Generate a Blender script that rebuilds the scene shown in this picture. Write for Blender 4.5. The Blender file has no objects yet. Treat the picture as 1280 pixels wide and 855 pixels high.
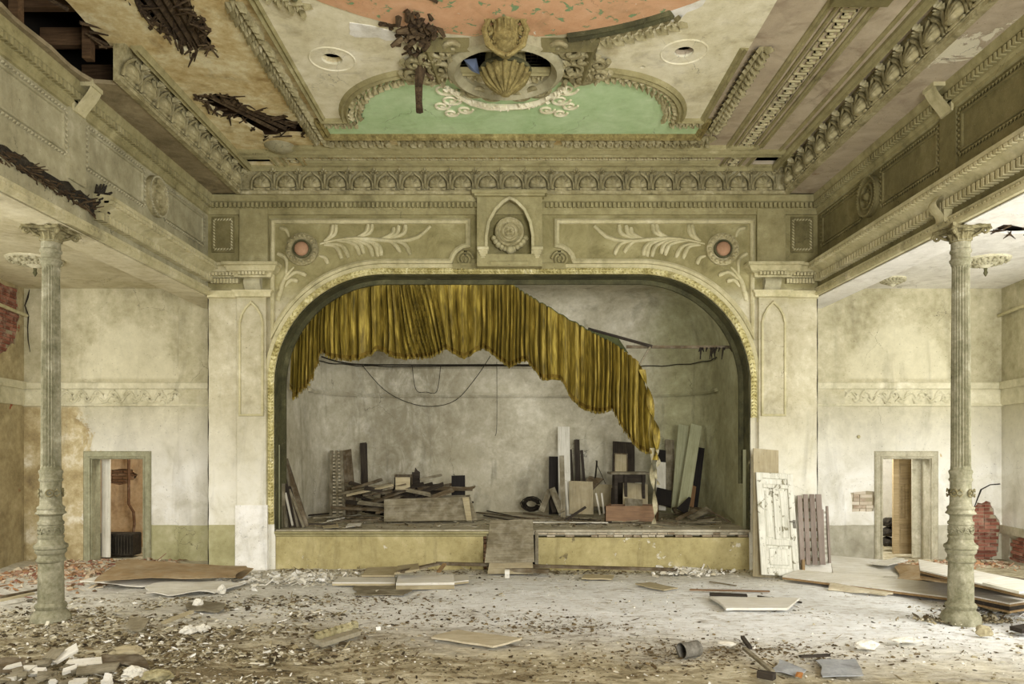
import bpy, bmesh, math, random
from mathutils import Vector, Matrix, noise
PI = math.pi
R = random.Random(7)
SC = bpy.context.scene
COL = SC.collection

# ---------------------------------------------------------------- camera
FP, CX, HY, EYE = 940.0, 641.0, 563.0, 2.1      # focal length in px, vanishing column, horizon row, eye height
cam_d = bpy.data.cameras.new('camera'); cam = bpy.data.objects.new('camera', cam_d); COL.objects.link(cam)
cam.location = (0, 0, EYE); cam.rotation_euler = (PI/2, 0, 0)
cam_d.sensor_width = 36; cam_d.lens = FP/1280*36
cam_d.shift_x = -1/1280; cam_d.shift_y = (HY-427.5)/1280
cam_d.clip_start = .05; cam_d.clip_end = 200
SC.camera = cam

# ---------------------------------------------------------------- world, lights, exposure
w = bpy.data.worlds.new('overcast_sky'); SC.world = w; w.use_nodes = True
w.node_tree.nodes['Background'].inputs[0].default_value = (1.0, .985, .95, 1)
w.node_tree.nodes['Background'].inputs[1].default_value = .48
def area(name, loc, target, sx, sy, power, col):
    d = bpy.data.lights.new(name, 'AREA'); d.shape = 'RECTANGLE'; d.size = sx; d.size_y = sy; d.energy = power; d.color = col
    o = bpy.data.objects.new(name, d); COL.objects.link(o); o.location = loc
    o.rotation_euler = (Vector(target)-Vector(loc)).to_track_quat('-Z', 'Y').to_euler()
    return o
area('window_light_front', (3.0, -2.2, 2.6), (-1.0, 12, 5.6), 3.6, 2.2, 1060, (1, .985, .94))
area('window_light_right', (8.4, 8.0, 3.1), (6.0, 13.6, 1.6), 2.6, 2.2, 290, (1, 1, .98))
area('window_light_left', (-8.4, 8.0, 3.1), (-5.6, 13.6, 1.6), 2.6, 2.2, 235, (1, .98, .92))
area('window_light_right_near', (8.9, 4.2, 3.0), (.5, 11.0, .3), 3.0, 2.2, 420, (1, 1, .99))
area('window_light_left_near', (-8.9, 4.2, 3.0), (-1.5, 10.8, 0), 3.4, 2.4, 330, (1, .99, .95))
SC.view_settings.view_transform = 'Standard'; SC.view_settings.look = 'None'
SC.view_settings.gamma = 1; SC.view_settings.use_curve_mapping = False
SC.view_settings.exposure = 0.0
area('stage_fill_light', (0, 13.75, 5.33), (0, 17.2, 4.2), 6.0, .22, 46, (1, .98, .93))  # unseen strip light added behind the lintel to brighten the stage

# ---------------------------------------------------------------- coordinates read off the photograph
def P(x, y, Y): return Vector(((x-CX)*Y/FP, Y, EYE+(HY-y)*Y/FP))           # pixel at a known distance
def FL(x, y, z=0.02):                                                     # pixel on a floor at height z
    Y = FP*(EYE-z)/(y-HY); return Vector(((x-CX)*Y/FP, Y, z))
ZC = 7.0                                                                  # main ceiling
def CE(x, y, z=ZC):
    Y = FP*(z-EYE)/(HY-y); return Vector(((x-CX)*Y/FP, Y, z))
YP = 13.25                                                                # proscenium face
def PX(x): return (x-CX)*YP/FP
def PZ(y): return EYE+(HY-y)*YP/FP

# ---------------------------------------------------------------- colours and node helper
def C(h, k=1.0):
    h = h.lstrip('#'); o = []
    for i in (0, 2, 4):
        v = int(h[i:i+2], 16)/255
        o.append((v/12.92 if v <= .04045 else ((v+.055)/1.055)**2.4)*k)
    return (o[0], o[1], o[2], 1)

class NT:
    def __init__(s, name, rough=.85, spec=.25):
        s.m = bpy.data.materials.new(name); s.m.use_nodes = True; s.t = s.m.node_tree; s.n = s.t.nodes
        s.b = s.n['Principled BSDF']; s.b.inputs['Roughness'].default_value = rough
        s.b.inputs['Specular IOR Level'].default_value = spec
        tc = s.n.new('ShaderNodeTexCoord'); s.co = tc.outputs['Object']
        s._bump = None
    def L(s, a, b): s.t.links.new(a, b)
    def put(s, sock, v):
        if hasattr(v, 'links'): s.L(v, sock)
        else: sock.default_value = v
    def rnd(s):
        return s.n.new('ShaderNodeObjectInfo').outputs['Random']
    def map(s, scale=(1, 1, 1), loc=(0, 0, 0), vec=None):
        n = s.n.new('ShaderNodeMapping'); s.L(vec or s.co, n.inputs[0])
        n.inputs['Scale'].default_value = scale; n.inputs['Location'].default_value = loc
        return n.outputs[0]
    def noise(s, scale=3, detail=8, rough=.6, dist=0, vec=None, color=False):
        n = s.n.new('ShaderNodeTexNoise'); s.L(vec or s.co, n.inputs['Vector'])
        n.inputs['Scale'].default_value = scale; n.inputs['Detail'].default_value = detail
        n.inputs['Roughness'].default_value = rough; n.inputs['Distortion'].default_value = dist
        return n.outputs['Color' if color else 'Fac']
    def voro(s, scale=2, vec=None, feature='DISTANCE_TO_EDGE', out='Distance'):
        n = s.n.new('ShaderNodeTexVoronoi'); n.feature = feature; s.L(vec or s.co, n.inputs['Vector'])
        n.inputs['Scale'].default_value = scale
        return n.outputs[out]
    def wave(s, scale, dist=2, detail=3, vec=None, direction='X'):
        n = s.n.new('ShaderNodeTexWave'); n.bands_direction = direction; s.L(vec or s.co, n.inputs['Vector'])
        n.inputs['Scale'].default_value = scale; n.inputs['Distortion'].default_value = dist; n.inputs['Detail'].default_value = detail
        return n.outputs['Fac']
    def ramp(s, fac, stops):
        n = s.n.new('ShaderNodeValToRGB'); s.L(fac, n.inputs[0]); e = n.color_ramp.elements
        while len(e) < len(stops): e.new(.5)
        for i, (p, c) in enumerate(stops):
            e[i].position = p; e[i].color = c if isinstance(c, tuple) else (c, c, c, 1)
        return n.outputs[0]
    def mr(s, v, a, b, c=0.0, d=1.0):
        n = s.n.new('ShaderNodeMapRange'); s.put(n.inputs[0], v)
        for i, q in enumerate((a, b, c, d)): n.inputs[i+1].default_value = q
        return n.outputs[0]
    def mix(s, a, b, f, mode='MIX'):
        n = s.n.new('ShaderNodeMix'); n.data_type = 'RGBA'; n.blend_type = mode
        s.put(n.inputs[0], f); s.put(n.inputs[6], a); s.put(n.inputs[7], b)
        return n.outputs[2]
    def math(s, op, a, b=0.0, c=0.0):
        n = s.n.new('ShaderNodeMath'); n.operation = op
        s.put(n.inputs[0], a); s.put(n.inputs[1], b); s.put(n.inputs[2], c)
        return n.outputs[0]
    def xyz(s, vec=None):
        n = s.n.new('ShaderNodeSeparateXYZ'); s.L(vec or s.co, n.inputs[0]); return n.outputs
    def warp(s, amt=.2, scale=1.5, vec=None):
        n = s.noise(scale, 5, .6, color=True, vec=vec)
        a = s.n.new('ShaderNodeVectorMath'); a.operation = 'SCALE'; s.L(n, a.inputs[0]); a.inputs[3].default_value = amt
        b = s.n.new('ShaderNodeVectorMath'); b.operation = 'ADD'; s.L(vec or s.co, b.inputs[0]); s.L(a.outputs[0], b.inputs[1])
        return b.outputs[0]
    def bump(s, h, strength=.4, dist=.01):
        n = s.n.new('ShaderNodeBump'); s.L(h, n.inputs['Height']); n.inputs['Strength'].default_value = strength
        n.inputs['Distance'].default_value = dist
        if s._bump: s.L(s._bump, n.inputs['Normal'])
        s._bump = n.outputs[0]; s.L(s._bump, s.b.inputs['Normal'])
    def cracks(s, scale=1.1, width=.0045, cover=(.56, .66), amt=.5):
        v = s.voro(scale, s.warp(amt, 2.2)); line = s.mr(v, 0, width, 1, 0)
        msk = s.mr(s.noise(.9, 3, .5), cover[0], cover[1])
        return s.math('MULTIPLY', line, msk)
    def out(s, col): s.put(s.b.inputs['Base Color'], col); return s.m

def aged(name, cols, grime='#3a3422', gamt=.5, crack=1.1, peel=None, pthr=(.60, .62), pscale=1.6, bump=.35, spot=.6, sc=1.0, zones=None, rand=0):
    t = NT(name)
    a = t.noise(1.3*sc, 10, .68, .4); b = t.noise(7*sc, 8, .7)
    f = t.math('ADD', t.math('MULTIPLY', a, .6), t.math('MULTIPLY', b, .4))
    n = len(cols); col = t.ramp(f, [(.33+.34*i/(n-1), C(c)) for i, c in enumerate(cols)])
    mot = t.noise(9*sc, 12, .8, .6, vec=t.map((1, 1, .8), (9, 4, 2)))
    col = t.mix(col, C(grime), t.mr(mot, .54, .72, 0, .22))
    if zones: col = zones(t, col)
    st = t.noise(1.0*sc, 8, .62, .8, vec=t.map((2.2, 2.2, .45), (3, 1, 7)))
    col = t.mix(col, C(grime), t.mr(st, .54, .78, 0, gamt))
    if peel:
        for i, (pc, thr) in enumerate(peel):
            pn = t.noise(pscale*(1+.5*i), 9, .66, .5, vec=t.map((1, 1, 1), (11+5*i, 2, 4)))
            m = t.mr(pn, thr, thr+.012)
            col = t.mix(col, C(pc), m); t.bump(t.mr(pn, thr-.01, thr+.02, 1, 0), .5, .01)
    sp = t.mr(t.noise(34*sc, 3, .6), .66, .74, 0, spot)
    col = t.mix(col, C(grime), sp)
    if crack:
        cr = t.cracks(crack)
        col = t.mix(col, C('#1d1810'), t.math('MULTIPLY', cr, .85)); t.bump(cr, -.5, .01)
    fine = t.noise(60, 4, .7)
    col = t.mix(col, C('#fffbe8'), t.mr(fine, .58, .8, 0, .16))
    if rand:
        col = t.mix(col, C(grime), t.math('MULTIPLY', t.rnd(), rand))
    t.bump(b, bump, .02); t.bump(fine, .25, .004)
    return t.out(col)

M = {}
M['cream'] = aged('olive_cream_plaster', ['#716a48', '#928a62', '#a39b72', '#beb68f'], gamt=.55)
M['cream_dark'] = aged('dark_and_shaded_olive_plaster', ['#575034', '#6f6845', '#7e7650', '#8f8762'], gamt=.5)
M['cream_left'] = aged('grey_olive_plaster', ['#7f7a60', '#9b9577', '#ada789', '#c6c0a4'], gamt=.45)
M['trimlight'] = aged('pale_moulding_plaster', ['#8f8763', '#b3ab84', '#c6be98', '#ded7b8'], gamt=.5, crack=0)
M['ornament'] = aged('moulded_ornament_plaster', ['#625b3e', '#958c66', '#b3aa84', '#dcd4b4'], gamt=.75, crack=0, sc=2.5, rand=.22)
M['gold'] = aged('flaking_gilt_bead', ['#6e6438', '#a39860', '#cfc692', '#f0ebd0'], grime='#2a2410', gamt=.6, crack=0, sc=4, spot=.9)
M['bronze'] = aged('dirty_bronzed_plaster', ['#4f4526', '#766a40', '#978a58', '#b8ab78'], grime='#241d0e', gamt=.6, crack=0, sc=4)
M['arch_green'] = aged('dark_green_reveal_paint', ['#2e2d20', '#45442d', '#5a583c', '#7a7757'], gamt=.6, peel=[('#b5b08c', .68)])
M['peach'] = aged('peach_rosette_paint', ['#8d6c50', '#a98467', '#ba967a'], crack=0)
def ceil_zones(t, col):
    x, y, z = t.xyz()
    wr = t.warp(.5, 1.2); x2, y2, _ = t.xyz(wr)
    # damp ochre plaster on the left, grey pink paint on the right
    m = t.mr(t.math('ADD', x2, t.math('MULTIPLY', t.noise(2, 8, .7), 1.2)), 1.9, 3.1)
    right = t.ramp(t.noise(2.2, 9, .65, .5), [(.3, C('#a39480')), (.5, C('#b8aa93')), (.7, C('#c8bca5'))])
    return t.mix(col, right, m)
M['ceil'] = aged('damp_ceiling_plaster', ['#9a7f50', '#bda674', '#d2c294', '#e6deba', '#cbb98c'], grime='#54381a', gamt=.6, peel=[('#e4dec6', .67), ('#8b6f48', .68)], pscale=1.1, zones=ceil_zones)
M['spandrel'] = aged('cream_ceiling_field', ['#bfb490', '#d9d2b2', '#e8e2c8', '#f3efdc'], grime='#6b5a30', gamt=.5, peel=[('#f2efe2', .69)])
M['mint'] = aged('mint_green_paint', ['#a2c18c', '#b4d09e', '#c0d9ac', '#d2e4c0'], grime='#7c8a58', gamt=.35, crack=.8, spot=.25, bump=.2, peel=[('#cfd3ac', .74)])
M['terracotta'] = aged('peach_ceiling_paint', ['#b98a66', '#cc9f7a', '#d4a985', '#dcb492'], grime='#7b6a40', gamt=.4, crack=.8, spot=.3, bump=.2, peel=[('#7f9a70', .60), ('#e8e3cf', .66)], pscale=7)
def side_zones(t, col):                      # aisle end walls: green dado, whitewash, olive above the frieze
    z = t.xyz()[2]; x = t.xyz()[0]
    j = t.math('ADD', z, t.mr(t.noise(9, 6, .6), 0, 1, -.012, .012))
    nz = t.noise(1.6, 9, .66, .5)
    white = t.ramp(nz, [(.3, C('#c2beab')), (.5, C('#dfdcd0')), (.68, C('#f1f0ea'))])
    wm = t.mr(t.math('ADD', z, t.math('MULTIPLY', nz, 1.6)), 2.5, 4.0, 1, 0)
    col = t.mix(col, white, wm)
    ex = t.math('DIVIDE', t.math('SUBTRACT', t.math('ABSOLUTE', x), 7.4), 1.0); ez = t.math('DIVIDE', t.math('SUBTRACT', z, 3.45), 1.15)
    er = t.math('ADD', t.math('ADD', t.math('MULTIPLY', ex, ex), t.math('MULTIPLY', ez, ez)), t.mr(nz, .3, .7, -.3, .3))
    col = t.mix(col, C('#e0dabd'), t.math('MULTIPLY', t.mr(er, .75, 1.05, .42, 0), t.mr(z, 3.45, 3.5)))
    dado = t.ramp(t.noise(2.4, 9, .65), [(.3, C('#8d8960')), (.5, C('#aaa67e')), (.7, C('#c4c09c'))])
    dr = t.ramp(t.noise(2.4, 9, .65), [(.3, C('#8f8a76')), (.5, C('#aba692')), (.7, C('#c6c2b0'))])
    dado = t.mix(dado, dr, t.mr(x, 0, .1))
    col = t.mix(col, dado, t.mr(j, .668, .674, 1, 0))
    ochre = t.ramp(t.noise(2.1, 9, .7), [(.3, C('#7f7054')), (.45, C('#a8976e')), (.55, C('#c2b48e')), (.66, C('#e3dcc6'))])
    edge = t.math('ADD', x, t.mr(t.noise(1.7, 9, .7, .6), 0, 1, -1.1, 1.1))
    om = t.math('MULTIPLY', t.mr(edge, -8.15, -8.0, 1, 0), t.mr(z, 2.9, 3.0, 1, 0))
    return t.mix(col, ochre, om)
M['side'] = aged('aisle_wall_plaster', ['#8f8868', '#aba484', '#bfb899', '#d6d0b4'], gamt=.32, zones=side_zones, peel=[('#c9b48a', .70)])
def pier_zones(t, col):
    z = t.xyz()[2]
    ol = t.ramp(t.noise(2.2, 10, .7, .4), [(.3, C('#736b46')), (.45, C('#8b835a')), (.57, C('#9b9369')), (.7, C('#b0a880'))])
    col = t.mix(col, ol, t.mr(z, 4.6, 5.0))
    nz = t.noise(1.8, 9, .66, .5)
    white = t.ramp(nz, [(.3, C('#c3bea6')), (.5, C('#e2dfd0')), (.68, C('#f1efe6'))])
    col = t.mix(col, white, t.mr(t.math('ADD', z, t.math('MULTIPLY', nz, 1.2)), 1.9, 3.6, .9, 0))
    dado = t.ramp(t.noise(2.4, 9, .65), [(.3, C('#8a855c')), (.5, C('#a6a178')), (.7, C('#bdb893'))])
    x = t.xyz()[0]
    return t.mix(col, dado, t.math('MULTIPLY', t.mr(z, .786, .79, 1, 0), t.mr(x, -4.861, -4.86, 1, 0)))
M['pier'] = aged('pier_plaster', ['#918a6c', '#aea688', '#bfb89c', '#d6d0b8'], gamt=.35, zones=pier_zones)
M['ochre_wall'] = aged('ochre_back_room_plaster', ['#8f7656', '#b99e78', '#cfb792', '#e6dabc'], grime='#3c2412', gamt=.6, peel=[('#dcd0b4', .68)])
M['white_room'] = aged('white_back_room_plaster', ['#c6c0ae', '#dedacc', '#ebe8de'], gamt=.3)
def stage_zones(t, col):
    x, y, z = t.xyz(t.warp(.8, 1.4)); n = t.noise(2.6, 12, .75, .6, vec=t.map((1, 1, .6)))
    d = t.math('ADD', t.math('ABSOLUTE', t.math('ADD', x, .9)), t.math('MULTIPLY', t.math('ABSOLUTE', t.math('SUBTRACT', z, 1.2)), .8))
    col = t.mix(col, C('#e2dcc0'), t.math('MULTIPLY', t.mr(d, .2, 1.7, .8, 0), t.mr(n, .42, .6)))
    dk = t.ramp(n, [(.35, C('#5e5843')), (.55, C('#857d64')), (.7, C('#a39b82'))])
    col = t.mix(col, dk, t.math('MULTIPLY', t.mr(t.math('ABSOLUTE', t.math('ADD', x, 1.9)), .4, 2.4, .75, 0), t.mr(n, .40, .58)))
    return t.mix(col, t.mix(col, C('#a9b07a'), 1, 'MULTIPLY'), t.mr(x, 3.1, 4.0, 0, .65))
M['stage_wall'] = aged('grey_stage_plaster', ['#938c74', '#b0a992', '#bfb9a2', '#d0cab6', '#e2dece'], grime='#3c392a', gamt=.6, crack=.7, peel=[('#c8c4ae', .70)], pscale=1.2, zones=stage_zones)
M['riser'] = aged('yellow_riser_plaster', ['#8d8154', '#a89c6c', '#b8ac7c', '#cbc198'], grime='#4a3f26', gamt=.65, peel=[('#d4ceb8', .62), ('#7d7252', .66)], pscale=2.6, crack=2.2, spot=.8)
M['frieze'] = aged('pale_frieze_plaster', ['#9c9678', '#bdb798', '#cfc9ac', '#e4dfc8'], gamt=.45, crack=0)
M['aisle_ceil_r'] = aged('white_aisle_ceiling', ['#cfcbc0', '#e2dfd6', '#efece4', '#f6f4ee'], grime='#6e5a3c', gamt=.45, crack=.9)
M['aisle_ceil_l'] = aged('yellowed_aisle_ceiling', ['#a39a78', '#bfb694', '#cfc7a8', '#e0d9bd'], grime='#6b5838', gamt=.5, crack=.9)
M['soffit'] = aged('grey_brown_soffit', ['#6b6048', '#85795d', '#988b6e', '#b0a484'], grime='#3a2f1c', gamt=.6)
M['dark'] = NT('near_black_backing').out(C('#1c1712'))  # flat near-black for attic walls, ceiling core and riser gap
M['column'] = aged('chipped_grey_green_column_paint', ['#565440', '#7b785e', '#96927a', '#b8b49e'], grime='#3b3822', gamt=.55, crack=0, sc=3, peel=[('#d8d6c0', .72)], pscale=6)
M['capital'] = aged('rusted_capital_paint', ['#4b442e', '#6f6748', '#8d8562', '#aaa27e'], grime='#221c10', gamt=.7, crack=0, sc=4)
M['framegreen'] = aged('olive_door_frame_paint', ['#74725a', '#8e8c70', '#a09e82', '#b6b49a'], gamt=.45, crack=0, sc=3)
M['framegrey'] = aged('grey_door_frame_paint', ['#8f8870', '#aaa48c', '#bcb69e', '#d0cbb6'], gamt=.4, crack=0, sc=3)

def wood(name, cols, rough=.8, dusty=0, peel=None, pthr=.6):
    t = NT(name, rough)
    r = t.rnd(); off = t.n.new('ShaderNodeVectorMath'); off.operation = 'ADD'; t.L(t.co, off.inputs[0])
    cb = t.n.new('ShaderNodeCombineXYZ'); t.L(t.math('MULTIPLY', r, 37), cb.inputs[0]); t.L(t.math('MULTIPLY', r, 11), cb.inputs[1]); t.L(cb.outputs[0], off.inputs[1])
    v = off.outputs[0]
    g = t.noise(6, 9, .65, .6, vec=t.map((.35, 5, 5), vec=v)); g2 = t.noise(2, 6, .6, vec=v)
    f = t.math('ADD', t.math('MULTIPLY', g, .6), t.math('MULTIPLY', g2, .4))
    n = len(cols); col = t.ramp(f, [(.33+.34*i/(n-1), C(c)) for i, c in enumerate(cols)])
    col = t.mix(col, C('#1b140c'), t.math('MULTIPLY', r, .06 if int(cols[-1][1:3], 16) > 200 else .28))
    if peel:
        pn = t.noise(5, 9, .7, .8, vec=v); col = t.mix(col, C(peel), t.mr(pn, pthr, pthr+.02)); t.bump(t.mr(pn, pthr, pthr+.03), .5, .004)
    if dusty: col = t.mix(col, C('#cfc9b4'), t.mr(t.noise(5, 8, .65, vec=v), .45, .7, 0, dusty))
    col = t.mix(col, C('#221a10'), t.mr(t.noise(40, 3, .6, vec=v), .66, .74, 0, .5))
    t.bump(g, .4, .004)
    return t.out(col)
M['w_dark'] = wood('dark_old_wood', ['#231e18', '#39322a', '#50483c'])
M['w_brown'] = wood('brown_old_wood', ['#433828', '#61533d', '#807056'], dusty=.25)
M['w_grey'] = wood('grey_weathered_wood', ['#5f5643', '#7d745d', '#9a9178'], dusty=.35)
M['w_beige'] = wood('beige_board', ['#968a6c', '#b3a684', '#c8bc9a'], dusty=.2)
M['w_red'] = wood('red_brown_veneer', ['#6a4f3a', '#876849', '#a07f5e'], .5)
M['w_white'] = wood('white_painted_wood', ['#b7b2a0', '#d2cebf', '#e5e2d6'], peel='#8d7d5c', pthr=.66)
M['w_green'] = wood('pale_green_painted_board', ['#8f9070', '#a6a786', '#b9ba9b'], peel='#6d684a', pthr=.68)
M['w_door'] = wood('flaking_white_door_paint', ['#a9a796', '#cfcdbe', '#e6e4d8'], peel='#7f7a64', pthr=.58)
M['w_ochre'] = wood('ochre_door_paint', ['#8b7a58', '#a8946e', '#bda987'], peel='#d8cba4', pthr=.66)
M['w_pallet'] = wood('mauve_grey_slats', ['#7b6d60', '#93857a', '#a89b8f'])
M['card'] = wood('brown_hardboard', ['#86704f', '#9c8460', '#b09874'], dusty=.25)
M['w_tan'] = wood('dusty_tan_board', ['#a3977c', '#bdb297', '#d0c8b0'], dusty=.45)
M['white_plaster'] = aged('white_plinth_plaster', ['#bdb9a8', '#dddace', '#efede6', '#f6f5f0'], gamt=.3)
M['dirty_white'] = wood('dirty_white_sheet', ['#8f8a7c', '#b3aea0', '#cbc7ba'], dusty=.35)
M['w_dust'] = wood('dust_white_board', ['#bfb9a8', '#d8d4c8', '#ecebe4'], dusty=.5)
M['w_ply'] = wood('plywood_edge', ['#7d6446', '#9b8059', '#b59a70'])
M['black'] = wood('black_painted_board', ['#131110', '#1f1c1a', '#2c2826'])
M['metal'] = aged('grey_rusty_metal', ['#4b4740', '#6e6a60', '#8d897e'], crack=0, sc=5)
M['rotten'] = wood('rotten_timber', ['#1d160f', '#382c1f', '#574834', '#75654c'], rough=.95)
M['attic_wood'] = wood('attic_boards', ['#3a2a1c', '#5c4630', '#7a6045'])
def brickmat(name, cols, dust):
    t = NT(name); r = t.rnd()
    f = t.math('ADD', t.math('MULTIPLY', r, .6), t.math('MULTIPLY', t.noise(14, 6, .7), .4))
    col = t.ramp(f, [(.15, C(cols[0])), (.5, C(cols[1])), (.85, C(cols[2]))])
    col = t.mix(col, C('#d8cbb4'), t.mr(t.noise(6, 8, .7), .5, .72, 0, dust)); t.bump(t.noise(40, 5, .7), .5, .006)
    return t.out(col)
M['brick'] = brickmat('red_brick', ['#6b4032', '#8a5544', '#a87663'], .45)
M['brick_pale'] = brickmat('limewashed_brick', ['#9b8570', '#c4b8a4', '#ded6c6'], .8)
M['brick_brown'] = brickmat('brown_sooty_brick', ['#4f3a2a', '#75583f', '#97795a'], .4)
M['brick_dusty'] = brickmat('plaster_smeared_brick', ['#6e5d48', '#a4977e', '#cfc6b0'], .7)
M['mortar'] = aged('grey_mortar', ['#8d8268', '#a99e84', '#beb49a'], crack=0)

def floor_mat():
    t = NT('rubble_dusted_floor', .9)
    x, y, z = t.xyz(t.warp(1.0, .8))
    a = t.noise(2.0, 12, .72, .7, vec=t.map((.55, 1, 1))); b = t.noise(11, 9, .75, vec=t.map((.6, 1, 1))); c = t.noise(48, 6, .75)
    dirt = t.ramp(t.math('ADD', t.math('MULTIPLY', a, .5), t.math('MULTIPLY', b, .5)),
        [(.36, C('#5a513c')), (.43, C('#8c8266')), (.5, C('#b3a98c')), (.57, C('#d0c8ae')), (.66, C('#e6e1d0'))])
    white = t.ramp(t.math('ADD', t.math('MULTIPLY', a, .35), t.math('MULTIPLY', b, .65)),
        [(.36, C('#9b958a')), (.43, C('#d3cfc7')), (.49, C('#ecedeb')), (.6, C('#f9faf9'))])
    # trodden plaster dust with light painted in: a pale swathe before the stage, widest on the right
    d = t.math('ABSOLUTE', t.math('SUBTRACT', t.math('SUBTRACT', y, t.math('MULTIPLY', x, -.16)), 11.2))
    m = t.mr(t.math('ADD', d, t.math('MULTIPLY', a, 2.2)), 2.5, 4.3, 1, 0)
    m2 = t.mr(t.math('ADD', x, t.math('MULTIPLY', a, 4)), -2.5, 2.5, .5, 1)
    col = t.mix(dirt, white, t.math('MULTIPLY', m, m2))
    dd = t.noise(1.5, 12, .8, 1.2, vec=t.map((.6, 1.3, 1), (2, 8, 3)))
    col = t.mix(col, t.ramp(c, [(.35, C('#40351f')), (.5, C('#6e6044')), (.65, C('#9a8c6a'))]), t.math('MULTIPLY', t.mr(t.math('SUBTRACT', dd, t.math('MULTIPLY', x, .012)), .50, .59, 0, .9), t.mr(y, 10.2, 8.6)))
    ln = t.mr(t.math('ABSOLUTE', t.math('SUBTRACT', t.math('FRACT', t.math('MULTIPLY', t.xyz()[1], 3.6)), .5)), .47, .5)
    col = t.mix(col, C('#3c3422'), t.math('MULTIPLY', ln, t.mr(t.noise(3, 5, .6, vec=t.map((.7, 3, 1))), .5, .62, 0, .55)))
    col = t.mix(col, C('#2c2415'), t.mr(t.noise(16, 8, .8, vec=t.map((.5, 1, 1), (5, 5, 5))), .60, .68, 0, .75))
    col = t.mix(col, C('#2c2415'), t.mr(c, .62, .72, 0, .6))
    t.bump(b, .7, .03); t.bump(c, .6, .012)
    return t.out(col)
M['floor'] = floor_mat()
def chipmat(name, cols):
    t = NT(name, .9)
    n = t.n.new('ShaderNodeNewGeometry').outputs['Random Per Island']
    k = len(cols); col = t.ramp(n, [(i/max(1, k-1), C(c)) for i, c in enumerate(cols)])
    col = t.mix(col, C('#3a3020'), t.mr(t.noise(20, 6, .7), .5, .75, 0, .6)); t.bump(t.noise(50, 4, .7), .4, .004)
    return t.out(col)
M['chips'] = chipmat('mixed_rubble', ['#3b3020', '#5e5036', '#7d7254', '#a3997a', '#6a5a40', '#b9b094', '#cfc9b4', '#857b60', '#4d4430', '#352c1e', '#94896c'])
M['chips_dark'] = chipmat('brown_dirt_crumbs', ['#2f2618', '#4d402a', '#6b5c40', '#857656', '#5a4a30', '#3d3220', '#a3967a'])
M['chips_white'] = chipmat('white_plaster_rubble', ['#a8a08a', '#d6d0be', '#efede4', '#8f866c', '#f5f4ee', '#c2b89c'])
M['chips_red'] = chipmat('brick_rubble', ['#86594a', '#a07a62', '#c9b89a', '#d8d0ba', '#b88a62', '#6d5a40'])
def cloth_mat():
    t = NT('gold_velvet', .55, .3)
    s_ = t.noise(5, 7, .6, .3, vec=t.map((3, 3, .5)))
    col = t.ramp(s_, [(.3, C('#4c4217')), (.5, C('#83712c')), (.7, C('#c2ac50'))])
    t.b.inputs['Sheen Weight'].default_value = .12; t.b.inputs['Sheen Roughness'].default_value = .4
    t.b.inputs['Sheen Tint'].default_value = C('#d8c878')
    t.bump(t.noise(120, 3, .6), .15, .002)
    return t.out(col)
M['velvet'] = cloth_mat()
M['velvet_dark'] = aged('dark_gold_hem', ['#5a4718', '#776122', '#8f7a38'], crack=0, sc=5)
M['cloth_green'] = aged('dull_green_lining', ['#3c4026', '#555a38', '#6b6f4a'], crack=0)
M['rag'] = aged('faded_ribbon_cloth', ['#8f8768', '#b0a888', '#cbc4a8'], crack=0, sc=4)
M['blue'] = NT('blue_paper').out(C('#7e8fb5'))
M['leaf_orange'] = NT('orange_scrap').out(C('#a5703c'))
M['wire'] = NT('wire', .6).out(C('#2a261e'))
M['blueglass'] = aged('grey_blue_sheet', ['#85878a', '#9c9fa1', '#b9babb'], crack=0, sc=2)
M['soot_and_shade'] = aged('soot_black_iron_and_shade', ['#17140f', '#2a251d', '#453e32'], crack=0, sc=5)

# ---------------------------------------------------------------- mesh builder
def tag(o, label=None, cat=None, group=None, kind=None):
    if label: o['label'] = label
    if cat: o['category'] = cat
    if group: o['group'] = group
    if kind: o['kind'] = kind
    return o
def empty(name, loc=(0, 0, 0), label=None, cat=None, group=None):
    o = bpy.data.objects.new(name, None); COL.objects.link(o); o.location = loc; o.empty_display_size = .1
    return tag(o, label, cat, group)

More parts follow.
